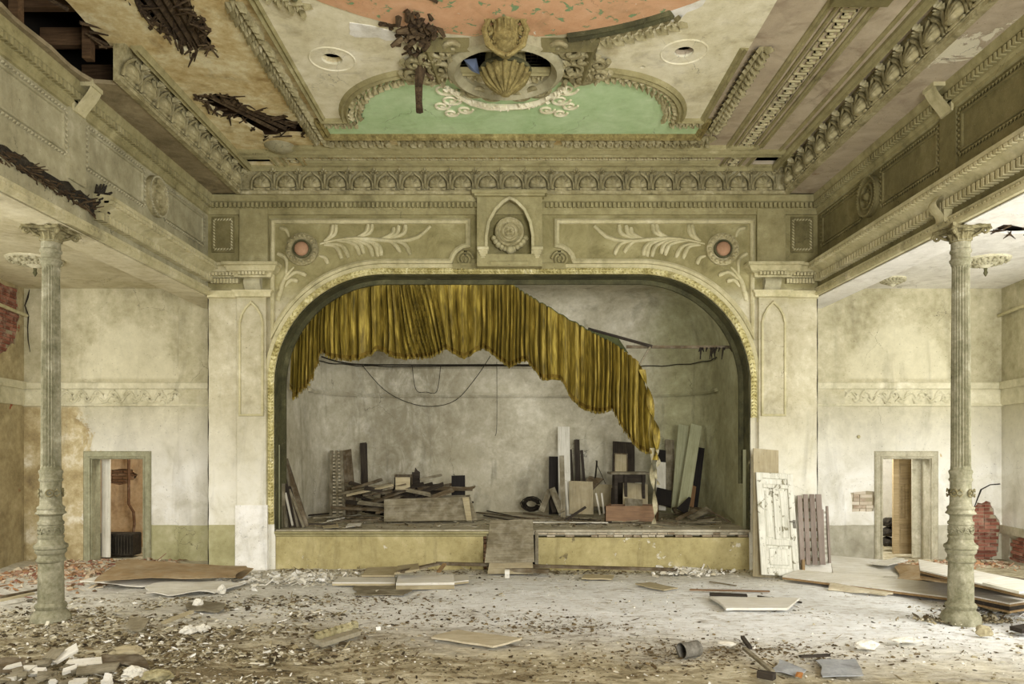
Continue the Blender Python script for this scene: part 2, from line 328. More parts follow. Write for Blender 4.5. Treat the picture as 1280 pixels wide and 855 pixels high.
class MB:
    def __init__(s): s.v = []; s.f = []
    def add(s, vs, fs, mat=None):
        k = len(s.v); s.v += [(mat @ Vector(p)) if mat else Vector(p) for p in vs]; s.f += [tuple(i+k for i in q) for q in fs]; return s
    def box(s, x0, x1, y0, y1, z0, z1, mat=None, bev=0):
        if bev:
            c = ((x0+x1)/2, (y0+y1)/2); 
            b = bev; vs = []
            for z, q in ((z0, b), (z0+b, 0), (z1-b, 0), (z1, b)):
                vs += [(x0+q, y0+q, z), (x1-q, y0+q, z), (x1-q, y1-q, z), (x0+q, y1-q, z)]
            fs = [(3, 2, 1, 0), (12, 13, 14, 15)]
            for r in range(3):
                for i in range(4): fs.append((r*4+i, r*4+(i+1) % 4, r*4+4+(i+1) % 4, r*4+4+i))
            return s.add(vs, fs, mat)
        vs = [(x, y, z) for z in (z0, z1) for x, y in ((x0, y0), (x1, y0), (x1, y1), (x0, y1))]
        return s.add(vs, [(3, 2, 1, 0), (4, 5, 6, 7), (0, 1, 5, 4), (1, 2, 6, 5), (2, 3, 7, 6), (3, 0, 4, 7)], mat)
    def tube(s, pts, rad, n=6, caps=True, flat=None):
        pts = [Vector(p) for p in pts]; m = len(pts)
        if not hasattr(rad, '__len__'): rad = [rad]*m
        T0 = (pts[1]-pts[0]).normalized(); up = Vector((0, 0, 1)) if abs(T0.z) < .9 else Vector((1, 0, 0))
        vs = []
        for i, p in enumerate(pts):
            T = (pts[min(i+1, m-1)]-pts[max(i-1, 0)]).normalized()
            A = T.cross(up)
            if A.length < 1e-4: A = T.orthogonal()
            A.normalize(); B = A.cross(T).normalized()
            for j in range(n):
                a = 2*PI*j/n; vs.append(p+A*math.cos(a)*rad[i]+B*math.sin(a)*rad[i]*(flat or 1))
        fs = [(i*n+j, i*n+(j+1) % n, (i+1)*n+(j+1) % n, (i+1)*n+j) for i in range(m-1) for j in range(n)]
        if caps: fs += [tuple(range(n))[::-1], tuple((m-1)*n+j for j in range(n))]
        return s.add(vs, fs)
    def lathe(s, prof, n=24, c=(0, 0, 0), flute=None, mat=None):
        vs = []
        for r, z in prof:
            for j in range(n):
                a = 2*PI*j/n; rr = r
                if flute and flute[0] <= z <= flute[1]: rr = r*(1-flute[3]*abs(math.sin(a*flute[2]/2))**1.0)
                vs.append((c[0]+rr*math.cos(a), c[1]+rr*math.sin(a), c[2]+z))
        m = len(prof)
        fs = [(i*n+j, i*n+(j+1) % n, (i+1)*n+(j+1) % n, (i+1)*n+j) for i in range(m-1) for j in range(n)]
        fs += [tuple(range(n))[::-1], tuple((m-1)*n+j for j in range(n))]
        return s.add(vs, fs, mat)
    def grid(s, fn, nu, nv, closed=False):
        vs = [fn(i/nu, j/nv) for j in range(nv+1) for i in range(nu+1)]
        fs = [(j*(nu+1)+i, j*(nu+1)+i+1, (j+1)*(nu+1)+i+1, (j+1)*(nu+1)+i) for j in range(nv) for i in range(nu)]
        return s.add(vs, fs)
    def sweep(s, path, prof, N, closed=False, caps=True):
        """profile (u, v): u sideways in the plane (N x T), v along N"""
        N = Vector(N).normalized(); path = [Vector(p) for p in path]; m = len(path); vs = []; k = len(prof)
        for i, p in enumerate(path):
            if closed: a, b = path[i-1], path[(i+1) % m]
            else: a, b = path[max(i-1, 0)], path[min(i+1, m-1)]
            t1 = (p-a).normalized() if (p-a).length > 1e-6 else (b-p).normalized()
            t2 = (b-p).normalized() if (b-p).length > 1e-6 else t1
            n1, n2 = N.cross(t1), N.cross(t2); B = (n1+n2)
            B = B.normalized() if B.length > 1e-4 else n1
            B = B/max(.35, B.dot(n1))
            for u, v in prof: vs.append(p+B*u+N*v)
        fs = []
        for i in range(m if closed else m-1):
            i2 = (i+1) % m
            for j in range(k):
                j2 = (j+1) % k; fs.append((i*k+j, i*k+j2, i2*k+j2, i2*k+j))
        if caps and not closed: fs += [tuple(range(k))[::-1], tuple((m-1)*k+j for j in range(k))]
        return s.add(vs, fs)
    def build(s, name, mat, parent=None, smooth=None, kind=None, label=None, cat=None, group=None, fix=True):
        me = bpy.data.meshes.new(name)
        off = Vector((0, 0, 0)); q_ = parent
        while q_: off = off+q_.location; q_ = q_.parent
        me.from_pydata([tuple(p-off) for p in s.v], [], s.f); me.update()
        if fix:
            b = bmesh.new(); b.from_mesh(me); bmesh.ops.recalc_face_normals(b, faces=b.faces); b.to_mesh(me); b.free()
        if smooth:
            me.polygons.foreach_set('use_smooth', [True]*len(me.polygons)); me.set_sharp_from_angle(angle=math.radians(smooth))
        me.materials.append(mat)
        o = bpy.data.objects.new(name, me); COL.objects.link(o)
        if parent: o.parent = parent
        return tag(o, label, cat, group, kind)

def inst(name, me, M4, parent, mat=None):
    """one more piece sharing mesh data; parent sits unrotated"""
    o = bpy.data.objects.new(name, me); COL.objects.link(o); o.parent = parent
    o.matrix_local = Matrix.Translation(-parent.location) @ M4
    return o
def copy_tree(o, parent=None):
    c = o.copy(); COL.objects.link(c); c.parent = parent
    for ch in list(o.children):
        copy_tree(ch, c)
    return c

def plate(name, outer, holes, thick, to3, mat, parent=None, kind=None, extra=None):
    """flat slab with real holes; outlines in 2-D, to3 maps (u, v, depth) to the room"""
    cu = bpy.data.curves.new('t', 'CURVE'); cu.dimensions = '2D'; cu.fill_mode = 'BOTH'; cu.extrude = .5
    for pl in [outer]+list(holes):
        sp = cu.splines.new('POLY'); sp.points.add(len(pl)-1); sp.use_cyclic_u = True
        for i, p in enumerate(pl): sp.points[i].co = (p[0], p[1], 0, 1)
    ob = bpy.data.objects.new('t', cu); COL.objects.link(ob)
    me = bpy.data.meshes.new_from_object(ob.evaluated_get(bpy.context.evaluated_depsgraph_get()))
    bpy.data.objects.remove(ob); bpy.data.curves.remove(cu)
    vs = [to3(v.co.x, v.co.y, (v.co.z+.5)*thick) for v in me.vertices]; fs = [tuple(p.vertices) for p in me.polygons]
    bpy.data.meshes.remove(me)
    m = MB(); m.add(vs, fs)
    if extra: extra(m)
    b = MB(); b.v = m.v; b.f = m.f
    o = b.build(name, mat, parent, kind=kind, fix=False)
    bm = bmesh.new(); bm.from_mesh(o.data); bmesh.ops.remove_doubles(bm, verts=bm.verts, dist=1e-5); bmesh.ops.recalc_face_normals(bm, faces=bm.faces)
    bm.to_mesh(o.data); bm.free()
    return o

def arc(cx, cy, r, a0, a1, n):
    return [(cx+r*math.cos(a0+(a1-a0)*i/n), cy+r*math.sin(a0+(a1-a0)*i/n)) for i in range(n+1)]
def rag(pts, amp=.03, sub=5, rnd=R):
    """ragged version of an outline"""
    out = []
    for i, p in enumerate(pts):
        q = pts[(i+1) % len(pts)]
        for k in range(sub):
            f = k/sub; out.append((p[0]+(q[0]-p[0])*f+rnd.uniform(-amp, amp), p[1]+(q[1]-p[1])*f+rnd.uniform(-amp, amp)))
    return out
def rope(m, path, r, step, N, closed=True):
    """twisted bead moulding along a path: a row of slanted beads"""
    path = [Vector(p) for p in path]
    if closed: path.append(path[0])
    N = Vector(N)
    for a, b in zip(path, path[1:]):
        L = (b-a).length; n = max(1, int(L/step)); T = (b-a).normalized(); S = N.cross(T)
        for i in range(n):
            c = a+T*(i+.5)*L/n
            d = (T*.9+S*.9).normalized()
            e = N*r*.9
            p = [c-d*r*1.25, c+T*r*.55-S*r*.35+e*.4, c+d*r*1.25, c-T*r*.55+S*r*.35+e*.4, c+e]
            m.add(p, [(0, 1, 4), (1, 2, 4), (2, 3, 4), (3, 0, 4)])

# ================================================================ THE SETTING
XS = 5.37                    # inner face of the side beams
ZB = 4.82                    # underside of the beams
YB = 14.4                    # end wall of the aisles
# ---- floor
def fz(x, y):
    n = noise.noise(Vector((x*.5, y*.5, 0)))*.03+noise.noise(Vector((x*2.3, y*2.3, 3)))*.018+noise.noise(Vector((x*8, y*8, 5)))*.008
    e = max(0, (-2.5-x))/6*max(0, 1-abs(y-7.2)/2.6); n += .10*e+.05*e*noise.noise(Vector((x*5, y*5, 9)))
    return n
ys = [-4, -1, 2, 4, 5]+[5.05+.055*i for i in range(172)]
m = MB(); nx = 230
vs = [(-11.5+23*i/nx, y, fz(-11.5+23*i/nx, y)) for y in ys for i in range(nx+1)]
m.add(vs, [(j*(nx+1)+i, j*(nx+1)+i+1, (j+1)*(nx+1)+i+1, (j+1)*(nx+1)+i) for j in range(len(ys)-1) for i in range(nx)])
m.box(-12, 12, 14.3, 19.5, -.3, -.04)
floor = m.build('floor', M['floor'], smooth=60, kind='structure', fix=False)

# ---- proscenium wall
CXL, CXR, CZ = PX(480), PX(801), PZ(480)
S = YP/FP
def arch(rpx, zl, zr, y, n=18, x0=None):
    r = rpx*S
    p = [(CXL-r, zl)]+arc(CXL, CZ, r, PI, PI/2, n)+arc(CXR, CZ, r, PI/2, 0, n)+[(CXR+r, zr)]
    return [Vector((a, y, b)) for a, b in p]
ap = [(p.x, p.z) for p in arch(136, 0, 0, 0)]
wall = plate('wall_back', [(-XS, -.1), (ap[0][0], -.1)]+ap+[(ap[-1][0], -.1), (XS, -.1), (XS, 6.75), (-XS, 6.75)], [], .34,
             lambda u, v, d: (u, YP+d, v), M['pier'], kind='structure')
P0 = wall
m = MB()
rv = arch(135.5, .66, .66, YP+.0)
m.sweep(rv, [(0, 0), (.02, 0), (.02, -.36), (0, -.36)], (0, -1, 0)); m.build('arch_reveal', M['arch_green'], P0, smooth=30)
m = MB(); m.sweep(arch(133.5, 1.5, 1.5, YP+.33), [(-.05, 0), (.05, 0), (.05, -.06), (-.05, -.06)], (0, -1, 0)); m.build('reveal_fillet', M['arch_green'], P0, smooth=30)
# gilt bead band round the arch: real beads
m = MB(); path = arch(141, .8, PZ(522), YP-.02, 40)
m2 = MB(); m2.sweep(path, [(-.055, -.02), (-.05, .012), (.05, .012), (.055, -.02)], (0, -1, 0)); m2.build('band_bed', M['gold'], P0, smooth=30)
rr = random.Random(3)
for a, b in zip(path, path[1:]):
    L = (b-a).length; n = max(1, round(L/.058)); T = (b-a).normalized(); Sd = Vector((0, -1, 0)).cross(T)
    for i in range(n):
        c = a+T*(i+.5)*L/n+Vector((0, -.012, 0))
        for s_ in (-1, 1):
            if rr.random() < .06: continue
            cc = c+Sd*.026*s_+T*rr.uniform(-.006, .006)
            d = (T*.8+Sd*s_*.6).normalized(); e = Vector((0, -.034, 0)); q = d.cross(Vector((0, 1, 0)))
            m.add([cc-d*.032, cc+q*.016, cc+d*.032, cc-q*.016, cc+e], [(0, 1, 4), (1, 2, 4), (2, 3, 4), (3, 0, 4)])
m.build('gilt_bead', M['gold'], P0, kind='stuff', fix=True)
m = MB(); m.sweep(arch(147, .7, 2.6, YP), [(-.03, 0), (-.03, .03), (.03, .05), (.05, 0)], (0, -1, 0)); m.build('arch_moulding', M['trimlight'], P0, smooth=30)
# spandrel relief panels, left and right
def relief(sg):
    X = (lambda x: PX(x)) if sg < 0 else (lambda x: PX(1281-x))
    def V(x, y, d=0): return Vector((X(x), YP-d, PZ(y)))
    a0 = math.acos(139/153)
    arcp = [(480-153*math.cos(a), 480-153*math.sin(a)) for a in [PI/2-(PI/2-a0)*i/16 for i in range(17)]]
    notch = [(585-23*math.sin(t), 327-20*math.cos(t)) for t in [i*PI/2/6 for i in range(7)]]
    notch = [(585, 307), (578, 308.5), (571, 313), (566, 319), (563, 327)]
    pts = [(341, 277), (585, 277)]+notch+[(520, 327)]+arcp
    m = MB(); m.sweep([V(*p) for p in pts], [(-.045, 0), (-.04, .04), (0, .07), (.04, .04), (.045, 0)], (0, -1, 0), closed=True)
    m.build('panel_frame', M['trimlight'], P0, smooth=40)
    m = MB()
    def st(ps, r=.02, r1=None):
        ps = [((p[0])/4+320, (p[1])/4+200) for p in ps]
        P3 = [V(p[0], p[1]) for p in ps]
        q = []
        for k in range(13):                                          # smooth through the points
            f = k/12*(len(P3)-1); i = min(int(f), len(P3)-2); t = f-i
            p0, p1, p2, p3 = P3[max(i-1, 0)], P3[i], P3[i+1], P3[min(i+2, len(P3)-1)]
            q.append(.5*((2*p1)+(p2-p0)*t+(2*p0-5*p1+4*p2-p3)*t*t+(3*p1-p0-3*p2+p3)*t**3))
        rad = [(r*.35+(r-r*.35)*math.sin(min(1, k/9)*PI/2))*(1 if k < 11 else .8) for k in range(13)]
        m.tube(q, rad, 6)
    for ps in [[(320, 420), (400, 400), (500, 390), (620, 400), (720, 405), (810, 385), (872, 330)],
               [(340, 405), (372, 378), (385, 325)], [(345, 405), (392, 372), (400, 325)], [(505, 385), (550, 360), (562, 322)], [(520, 385), (570, 362), (582, 322)],
               [(620, 395), (680, 370), (690, 338)], [(635, 395), (700, 370), (714, 328)], [(650, 398), (735, 370), (748, 325)],
               [(340, 425), (400, 435), (430, 495)], [(350, 420), (430, 430), (465, 490)], [(400, 402), (490, 420), (520, 478)], [(430, 398), (515, 415), (540, 470)],
               [(470, 395), (560, 425), (585, 485)], [(500, 392), (590, 420), (610, 485)], [(520, 392), (610, 425), (628, 480)], [(600, 398), (680, 410), (725, 465)], [(630, 400), (735, 415), (772, 475)],
               [(165, 385), (150, 350), (120, 340)], [(315, 480), (345, 490), (360, 522)], [(190, 535), (140, 600), (112, 705)], [(150, 600), (200, 560), (252, 578)],
               [(145, 635), (175, 600), (210, 608)], [(150, 590), (150, 500), (108, 468)], [(135, 640), (120, 660), (112, 705)]]:
        st(ps, .042)
    m.build('foliage_relief', M['trimlight'], P0, smooth=60)
    c = V(378, 312)
    m = MB(); mt = Matrix.Translation(c) @ Matrix.Rotation(PI/2, 4, 'X')
    m.lathe([(.29, 0), (.285, .04), (.25, .06), (.20, .055), (.175, .03), (.165, .03)], 32, mat=mt)
    for k in range(18):
        a = 2*PI*k/18; m.lathe([(.036, 0), (.034, .02), (.018, .04), (.002, .045)], 8, mat=mt @ Matrix.Translation((.235*math.cos(a), .235*math.sin(a), .045)))
    m.build('rosette_ring', M['ornament'], P0, smooth=40)
    m = MB(); m.lathe([(.165, .03), (.16, .075), (.135, .085), (.125, .05)], 28, mat=mt); m.build('rosette_bezel', M['arch_green'], P0, smooth=30)
    m = MB(); m.lathe([(.13, .04), (.12, .085), (.08, .115), (.03, .13), (.002, .132)], 28, mat=mt); m.build('rosette_boss', M['peach'], P0, smooth=60)
    # volute beside the keystone
    m = MB(); q = []
    for k in range(34):
        a = k*.42; r = .15*(1-k/38); q.append(V(581, 324)+Vector(((-sg)*r*math.cos(a), -.02, r*math.sin(a))))
    m.tube(q, [.024]*34, 6); m.build('volute', M['cream'], P0, smooth=60)
    # pilaster strip, dark framed panel, gothic niche panel on the pier
    def bx(name, xa, xb, ya, yb, d, mat=M['cream'], bev=.006):
        x0, x1 = sorted((X(xa), X(xb))); b = MB(); b.box(x0, x1, YP-d, YP+.01, PZ(yb), PZ(ya), bev=bev); return b.build(name, mat, P0)
    bx('upper_pilaster', 301, 336, 262, 336, .07)
    bx('lower_pier', 298, 334, 366, 712, .07, M['pier'])
    b = MB(); fr = [(302, 519), (302, 404), (304, 395), (309, 386), (316, 379), (323, 386), (328, 395), (330, 404), (330, 519)]
    b.sweep([V(x, y, .07) for x, y in fr], [(-.022, 0), (-.015, .035), (.015, .035), (.022, 0)], (0, -1, 0), closed=True); b.build('niche_moulding', M['trimlight'], P0, smooth=30)
    b = MB(); b.box(*sorted((X(301.5), X(330.5))), YP-.085, YP-.06, PZ(519), PZ(404)); b.build('niche_panel', M['pier'], P0)
    b = MB(); rope(b, [V(268, 275, .02), V(290, 275, .02), V(290, 312, .02), V(268, 312, .02)], .03, .05, (0, -1, 0)); b.build('rope_frame', M['trimlight'], P0, kind='stuff')
    bx('inner_panel', 265, 293, 271, 316, .02, M['cream_dark'])  # dark plaster paints in the occlusion shade on this panel
    bx('pier_plinth', 296, 336, 631, 712, .085, M['white_plaster'] if sg < 0 else M['pier'])
    # entablature over the pier
    b = MB()
    for (o0, prof) in ((0, [(0, 4.78), (.05, 4.79), (.05, 4.84), (.09, 4.88), (.09, 4.9), (0, 4.91)]),
                       (0, [(0, 5.12), (.06, 5.13), (.08, 5.19), (.15, 5.22), (.19, 5.30), (.22, 5.31), (.22, 5.36), (0, 5.38)])):
        pth = [(-XS, YP), (PX(300), YP), (PX(300), YP-.07), (PX(337), YP-.07), (PX(337), YP+.0)]
        if sg > 0: pth = [(-a, c_) for a, c_ in pth][::-1]
        b.sweep([Vector((a, c_, 0)) for a, c_ in pth], [(-u, v) for u, v in prof], (0, 0, 1))
    b.build('pier_cornice', M['trimlight'], P0, smooth=30)
    b = MB()
    for k in range(9):
        x = X(267+k*3.9); b.box(x-.022, x+.022, YP-.09, YP, 5.03, 5.11)
    for k in range(17):
        x = X(266+k*4.3); yy = YP-(.07 if k > 8 else 0); b.box(x-.022, x+.022, yy-.16, yy, 5.15, 5.2)
    b.build('pier_dentil', M['trimlight'], P0, kind='stuff')
    b = MB(); xc = X(318)
    def sc(u, v):
        t = u*PI*1.1; return Vector((xc+(v-.5)*.28, YP-.07-.10*math.sin(t)*(1-.45*u)-.01, 5.14-.24*u))
    b.grid(sc, 10, 4); b.box(xc-.14, xc+.14, YP-.08, YP, 4.9, 5.14); b.build('bracket', M['cream_left'], P0, smooth=50)
relief(-1); relief(1)
# keystone with medallion
def KV(x, y, d): return Vector((PX(x), YP-d, PZ(y)))
hole = [(PX(x), PZ(y)) for x, y in [(609, 322), (609, 300), (612, 283), (620, 268), (630, 258), (637, 254), (645, 258), (655, 268), (662, 283), (665, 300), (665, 322)]]
key = plate('keystone', [(PX(597), PZ(337)), (PX(677), PZ(337)), (PX(677), PZ(248)), (PX(597), PZ(248))], [hole], .20, lambda u, v, d: (u, YP-.24+d, v), M['cream'], P0)
m = MB(); m.sweep([KV(609, 322, .24)]+[KV(*p, .24) for p in [(609, 300), (612, 283), (620, 268), (630, 258), (637, 254), (645, 258), (655, 268), (662, 283), (665, 300), (665, 322)]],
                  [(-.02, 0), (-.015, .03), (.03, .03), (.035, -.15), (.02, -.15)], (0, -1, 0)); m.build('niche_rim', M['trimlight'], key, smooth=40)
mt = Matrix.Translation(KV(637, 292, .05)) @ Matrix.Rotation(PI/2, 4, 'X')
m = MB(); m.lathe([(.27, 0), (.27, .05), (.25, .09), (.215, .10), (.19, .07), (.17, .06), (.16, .04), (.135, .05), (.13, .08), (.10, .085), (.09, .06), (.02, .065)], 36, mat=mt)
for a, r in ((.6, .03), (2.2, .035), (4.0, .04), (5.2, .03)): m.lathe([(r, 0), (r*.8, .03), (.003, .045)], 10, mat=mt @ Matrix.Translation((.04*math.cos(a), .04*math.sin(a), .06)))
m.build('medallion', M['ornament'], key, smooth=40)
m = MB()
for k in range(11):
    a = PI*(1.12+.76*k/10); r = .30; c = KV(637, 292, .1)+Vector((r*math.cos(a), -.02*math.sin(k), r*math.sin(a)))
    m.lathe([(.05, -.04), (.055, 0), (.035, .05), (.004, .07)], 7, mat=Matrix.Translation(c) @ Matrix.Rotation(PI/2+.4*math.sin(k*2), 4, 'X'))
m.lathe([(.075, 0), (.07, .05), (.04, .09), (.004, .1)], 12, mat=Matrix.Translation(KV(638, 315, .12)) @ Matrix.Rotation(PI/2, 4, 'X'))
m.build('garland', M['trimlight'], key, smooth=50)
m = MB()
for xc in (604.5, 671):
    m.box(PX(xc-7), PX(xc+7), YP-.31, YP-.2, PZ(318), PZ(313.5), bev=.012)
    for k in range(5): w_ = (5.5-1.1*k); m.box(PX(xc-w_), PX(xc+w_), YP-.29+.015*k, YP-.2, PZ(320.2+2.2*k), PZ(318+2.2*k), bev=.004)
m.build('corbel', M['trimlight'], key)
m = MB(); m.box(PX(594), PX(680), YP-.32, YP-.02, PZ(252), PZ(249.5)); m.box(PX(591), PX(683), YP-.36, YP-.02, PZ(249.5), PZ(245), bev=.01); m.build('keystone_cap', M['cream'], key)
m = MB(); m.box(PX(566), PX(707), YP-.05, YP, PZ(337), PZ(329.5), bev=.008); m.box(PX(614), PX(660), YP-.27, YP-.2, PZ(336), PZ(331), bev=.008); m.build('keystone_sill', M['cream'], key)

# ---- side walls above the aisles (beams with parapet faces)
def side_beam(sg, name, mat, ybreak):
    m = MB(); m.box(*sorted((sg*XS, sg*(XS+.5))), -3, YB, ZB, 6.75)
    wl = m.build(name, mat, kind='structure')
    F3 = lambda y, z, d: Vector((sg*(XS-d), y, z))
    N = (-sg, 0, 0)
    # lower cornice
    def run(y0, y1, prof, nm, mt_=M['trimlight']):
        pth = [(-XS, y0, 0), (-XS, y1, 0)]
        if sg > 0: pth = [(XS, y1, 0), (XS, y0, 0)]
        b = MB(); b.sweep(pth, [(-u, v) for u, v in prof], (0, 0, 1)); return b.build(nm, mt_, wl, smooth=30)
    run(ybreak, YP-.02, [(0, 5.15), (.08, 5.17), (.12, 5.22), (.19, 5.25), (.21, 5.30), (.24, 5.31), (.24, 5.36), (0, 5.39)], 'lower_cornice')
    run(-3, YP, [(0, ZB), (.05, ZB), (.07, ZB+.03), (.07, ZB+.06), (.04, ZB+.09), (.06, ZB+.13), (0, ZB+.14)], 'beam_moulding')
    b = MB(); y = ybreak
    while y < YP-.1:
        b.box(*sorted((sg*XS, sg*(XS-.12))), y, y+.045, 5.05, 5.145)
        y += .085
    y = ybreak
    while y < YP-.1:
        b.box(*sorted((sg*(XS-.14), sg*(XS-.25))), y, y+.055, 5.255, 5.305, bev=.01); y += .085
    y = 5.0
    while y < YP:
        b.box(*sorted((sg*(XS-.02), sg*(XS-.068))), y, y+.05, ZB+.065, ZB+.09); y += .08
    b.build('dentil', M['trimlight'], wl, kind='stuff')
    # framed panels, medallions, pilasters
    for y0 in (9.23, 5.2, 1.2):
        y1 = y0+4.02 if y0 < 9 else YP
        yc = (y0+y1)/2+.02
        for a, c_ in ((y0+.22, yc-.32), (yc+.32, y1-.2)):
            b = MB(); rope(b, [F3(a, 5.64, .01), F3(c_, 5.64, .01), F3(c_, 6.18, .01), F3(a, 6.18, .01)], .032, .06, N); b.build('rope_frame', M['cream_left'] if sg < 0 else mat, wl, kind='stuff')
            b = MB(); b.sweep([F3(a+.05, 5.69, 0), F3(c_-.05, 5.69, 0), F3(c_-.05, 6.13, 0), F3(a+.05, 6.13, 0)], [(-.018, 0), (-.012, .025), (.012, .025), (.018, 0)], N, closed=True)
            b.build('panel_fillet', mat, wl)
        mt2 = Matrix.Translation(F3(yc, 5.90, 0)) @ Matrix.Rotation(-sg*PI/2, 4, 'Y')
        b = MB(); b.lathe([(.30, 0), (.30, .06), (.27, .09), (.245, .05), (.20, .05), (.19, .09), (.165, .09), (.15, .03), (.07, .03), (.06, .09), (.03, .12), (.002, .12)], 36, mat=mt2)
        for k in range(6): a = k*PI/3; b.lathe([(.03, 0), (.025, .04), (.003, .05)], 8, mat=mt2 @ Matrix.Translation((.075*math.cos(a), .075*math.sin(a), .02)))
        b.build('medallion', M['ornament'] if sg < 0 else mat, wl, smooth=40)
        b = MB(); q = [F3(yc+.285*math.cos(t*PI/20), 5.90+.285*math.sin(t*PI/20), .045) for t in range(40)]; q = [p_+Vector((-sg*.035, 0, 0)) for p_ in q]; rope(b, q, .028, .05, N); b.build('bead_ring', mat, wl, kind='stuff')
        b = MB(); b.box(*sorted((sg*XS, sg*(XS-.035))), y0-.17, y0+.17, 5.38, 6.25, bev=.006); b.build('pilaster', mat, wl)
        b = MB()
        b.grid(lambda u, v: F3(y0+(v-.5)*.24, 6.22+.38*u, .05+.22*math.sin(u*PI/2)**1.3), 8, 3); b.box(*sorted((sg*(XS), sg*(XS-.06))), y0-.12, y0+.12, 6.22, 6.6)
        b.box(*sorted((sg*(XS), sg*(XS-.275))), y0-.12, y0+.12, 6.52, 6.58)
        b.build('upper_bracket', M['trimlight'], wl, smooth=40)
        if y0-.1 > ybreak or sg > 0:
            b = MB()
            b.grid(lambda u, v: F3(y0+.05+(v-.5)*.18, 5.28-.38*u, .10+.12*math.sin(u*PI*1.15)**2*(1-.4*u)+.02*math.cos((v-.5)*PI)), 12, 4)
            b.box(*sorted((sg*XS, sg*(XS-.1))), y0-.04, y0+.14, 4.9, 5.28); b.build('volute_bracket', M['trimlight'], wl, smooth=50)
    b = MB(); b.box(*sorted((sg*(XS+.03), sg*(XS+.52))), -3, YB, ZB-.012, ZB+.02); b.box(*sorted((sg*(XS+.48), sg*(XS+.52))), -3, YB, ZB, 5.25); b.build('beam_soffit', M['aisle_ceil_r' if sg > 0 else 'aisle_ceil_l'], wl)
    return wl
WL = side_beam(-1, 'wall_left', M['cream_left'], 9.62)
WR = side_beam(1, 'wall_right', M['cream_dark'], -3)  # darker plaster puts this wall's shaded side into the colour
# ragged break in the left cornice: laths and rotten timber stubs
m = MB(); rr = random.Random(11)
for k in range(260):
    y = 6.6+3.25*k/260+rr.uniform(-.02, .02); z = 5.22+rr.uniform(-.07, .06); L = rr.uniform(.04, .2)
    d = Vector((rr.uniform(.3, 1), rr.uniform(-1, 1), rr.uniform(-.9, .3))).normalized()
    p = Vector((-XS-.02, y, z)); m.tube([p, p+d*L], [rr.uniform(.008, .022), .006], 4)
m.build('broken_lath', M['rotten'], WL, kind='stuff')
m = MB(); vs = []
for i in range(61):
    y = 6.0+3.7*i/60
    hh = .55+.5*math.sin(i*.4)
    for z, o in ((5.30+rr.uniform(-.03, .05)*hh, .005), (5.27, .03+rr.uniform(0, .03)), (5.22, .02+rr.uniform(0, .03)), (5.17+rr.uniform(-.05, .02), .004)): vs.append((-XS+o, y, z))
m.add(vs, [(i*4+j, i*4+j+1, i*4+5+j, i*4+4+j) for i in range(60) for j in range(3)]); m.build('torn_core', M['soot_and_shade'], WL)
m = MB()
for k in range(60):
    a = rr.uniform(0, 2*PI); L = rr.uniform(.05, .17); p = Vector((-XS+.02, 9.72+rr.uniform(-.06, .06), 5.30+rr.uniform(-.05, .12)))
    m.tube([p, p+Vector((rr.uniform(.02, .12), math.cos(a)*L*.7, math.sin(a)*L))], [.035, .012], 4)
m.build('charred_stub', M['soot_and_shade'], WL, kind='stuff')

# ---- upper dentil cornice round the nave
m = MB()
m.sweep([(-XS, -3, 0), (-XS, YP, 0), (XS, YP, 0), (XS, -3, 0)], [(-u, v) for u, v in [(0, 6.24), (.03, 6.25), (.03, 6.30), (.06, 6.33), (.06, 6.44), (.10, 6.46), (.13, 6.52), (.13, 6.57), (0, 6.6)]], (0, 0, 1))
t1 = m.build('trim_1', M['cream'], smooth=30, kind='structure')
m = MB(); x = -XS+.1
while x < XS-.08:
    if abs(x-PX(637)) > .6: m.box(x, x+.042, YP-.125, YP-.05, 6.35, 6.43)
    x += .078
for sg in (-1, 1):
    y = 4.5
    while y < YP-.15: m.box(*sorted((sg*(XS-.05), sg*(XS-.125))), y, y+.042, 6.355, 6.43); y += .078
m.build('dentil', M['cream'], t1, kind='stuff')

# ---- shell cornice between wall and ceiling
XI, YI = 4.76, 13.09
m = MB()
m.sweep([(-XI, 9.05, 0), (-XI, YI, 0), (XI, YI, 0), (XI, -3, 0)], [(-u, v) for u, v in [(-.05, 6.555), (.03, 6.555), (.04, 6.61), (.0, 6.64), (.02, 6.8), (.08, 6.93), (.10, 7.02), (-.05, 7.02)]], (0, 0, 1))
t2 = m.build('trim_2', M['ornament'], smooth=30, kind='structure')
b = MB()
def scal(u, v):               # ribbed scallop, a flattened dome with its lower lip curled under
    a = 2*PI*u; r = .148*math.sin(v*PI/2); up = math.sin(a)
    z = .02+(1.12*r*up if up > 0 else .36*r*up); k = .014*(r/.148)*abs(math.sin(a*6.5)) if up > 0 else 0
    return Vector((r*math.cos(a), -.012-.125*math.cos(v*PI/2)**.8*(1-.25*max(0, up)*r/.148)-k*1.2, z))
b.grid(scal, 52, 5)
rim = [(.182*math.cos(a), -.045, .02+.19*math.sin(a)+(.05*max(0, 1-abs(a-PI/2)/.5)**1.5)) for a in [PI*i/14 for i in range(15)]]
b.tube([(.182, -.045, -.04)]+rim+[(-.182, -.045, -.04)], .022, 5)
for k in (-2, -1, 0, 1, 2):
    a = PI/2+k*.55; c = Vector((.2175, -.03, .20)); d = Vector((math.cos(a), -.25, math.sin(a))).normalized(); q = d.cross(Vector((0, 1, 0))).normalized()
    L = .12 if k else .16; b.add([c, c+d*L*.55+q*.03, c+d*L, c+d*L*.55-q*.03, c+d*L*.5+Vector((0, -.075, 0))], [(0, 1, 4), (1, 2, 4), (2, 3, 4), (3, 0, 4)])
b.tube([(.2175, -.03, .20), (.2175, -.045, .08), (.2175, -.03, -.02)], [.028, .022, .012], 5)
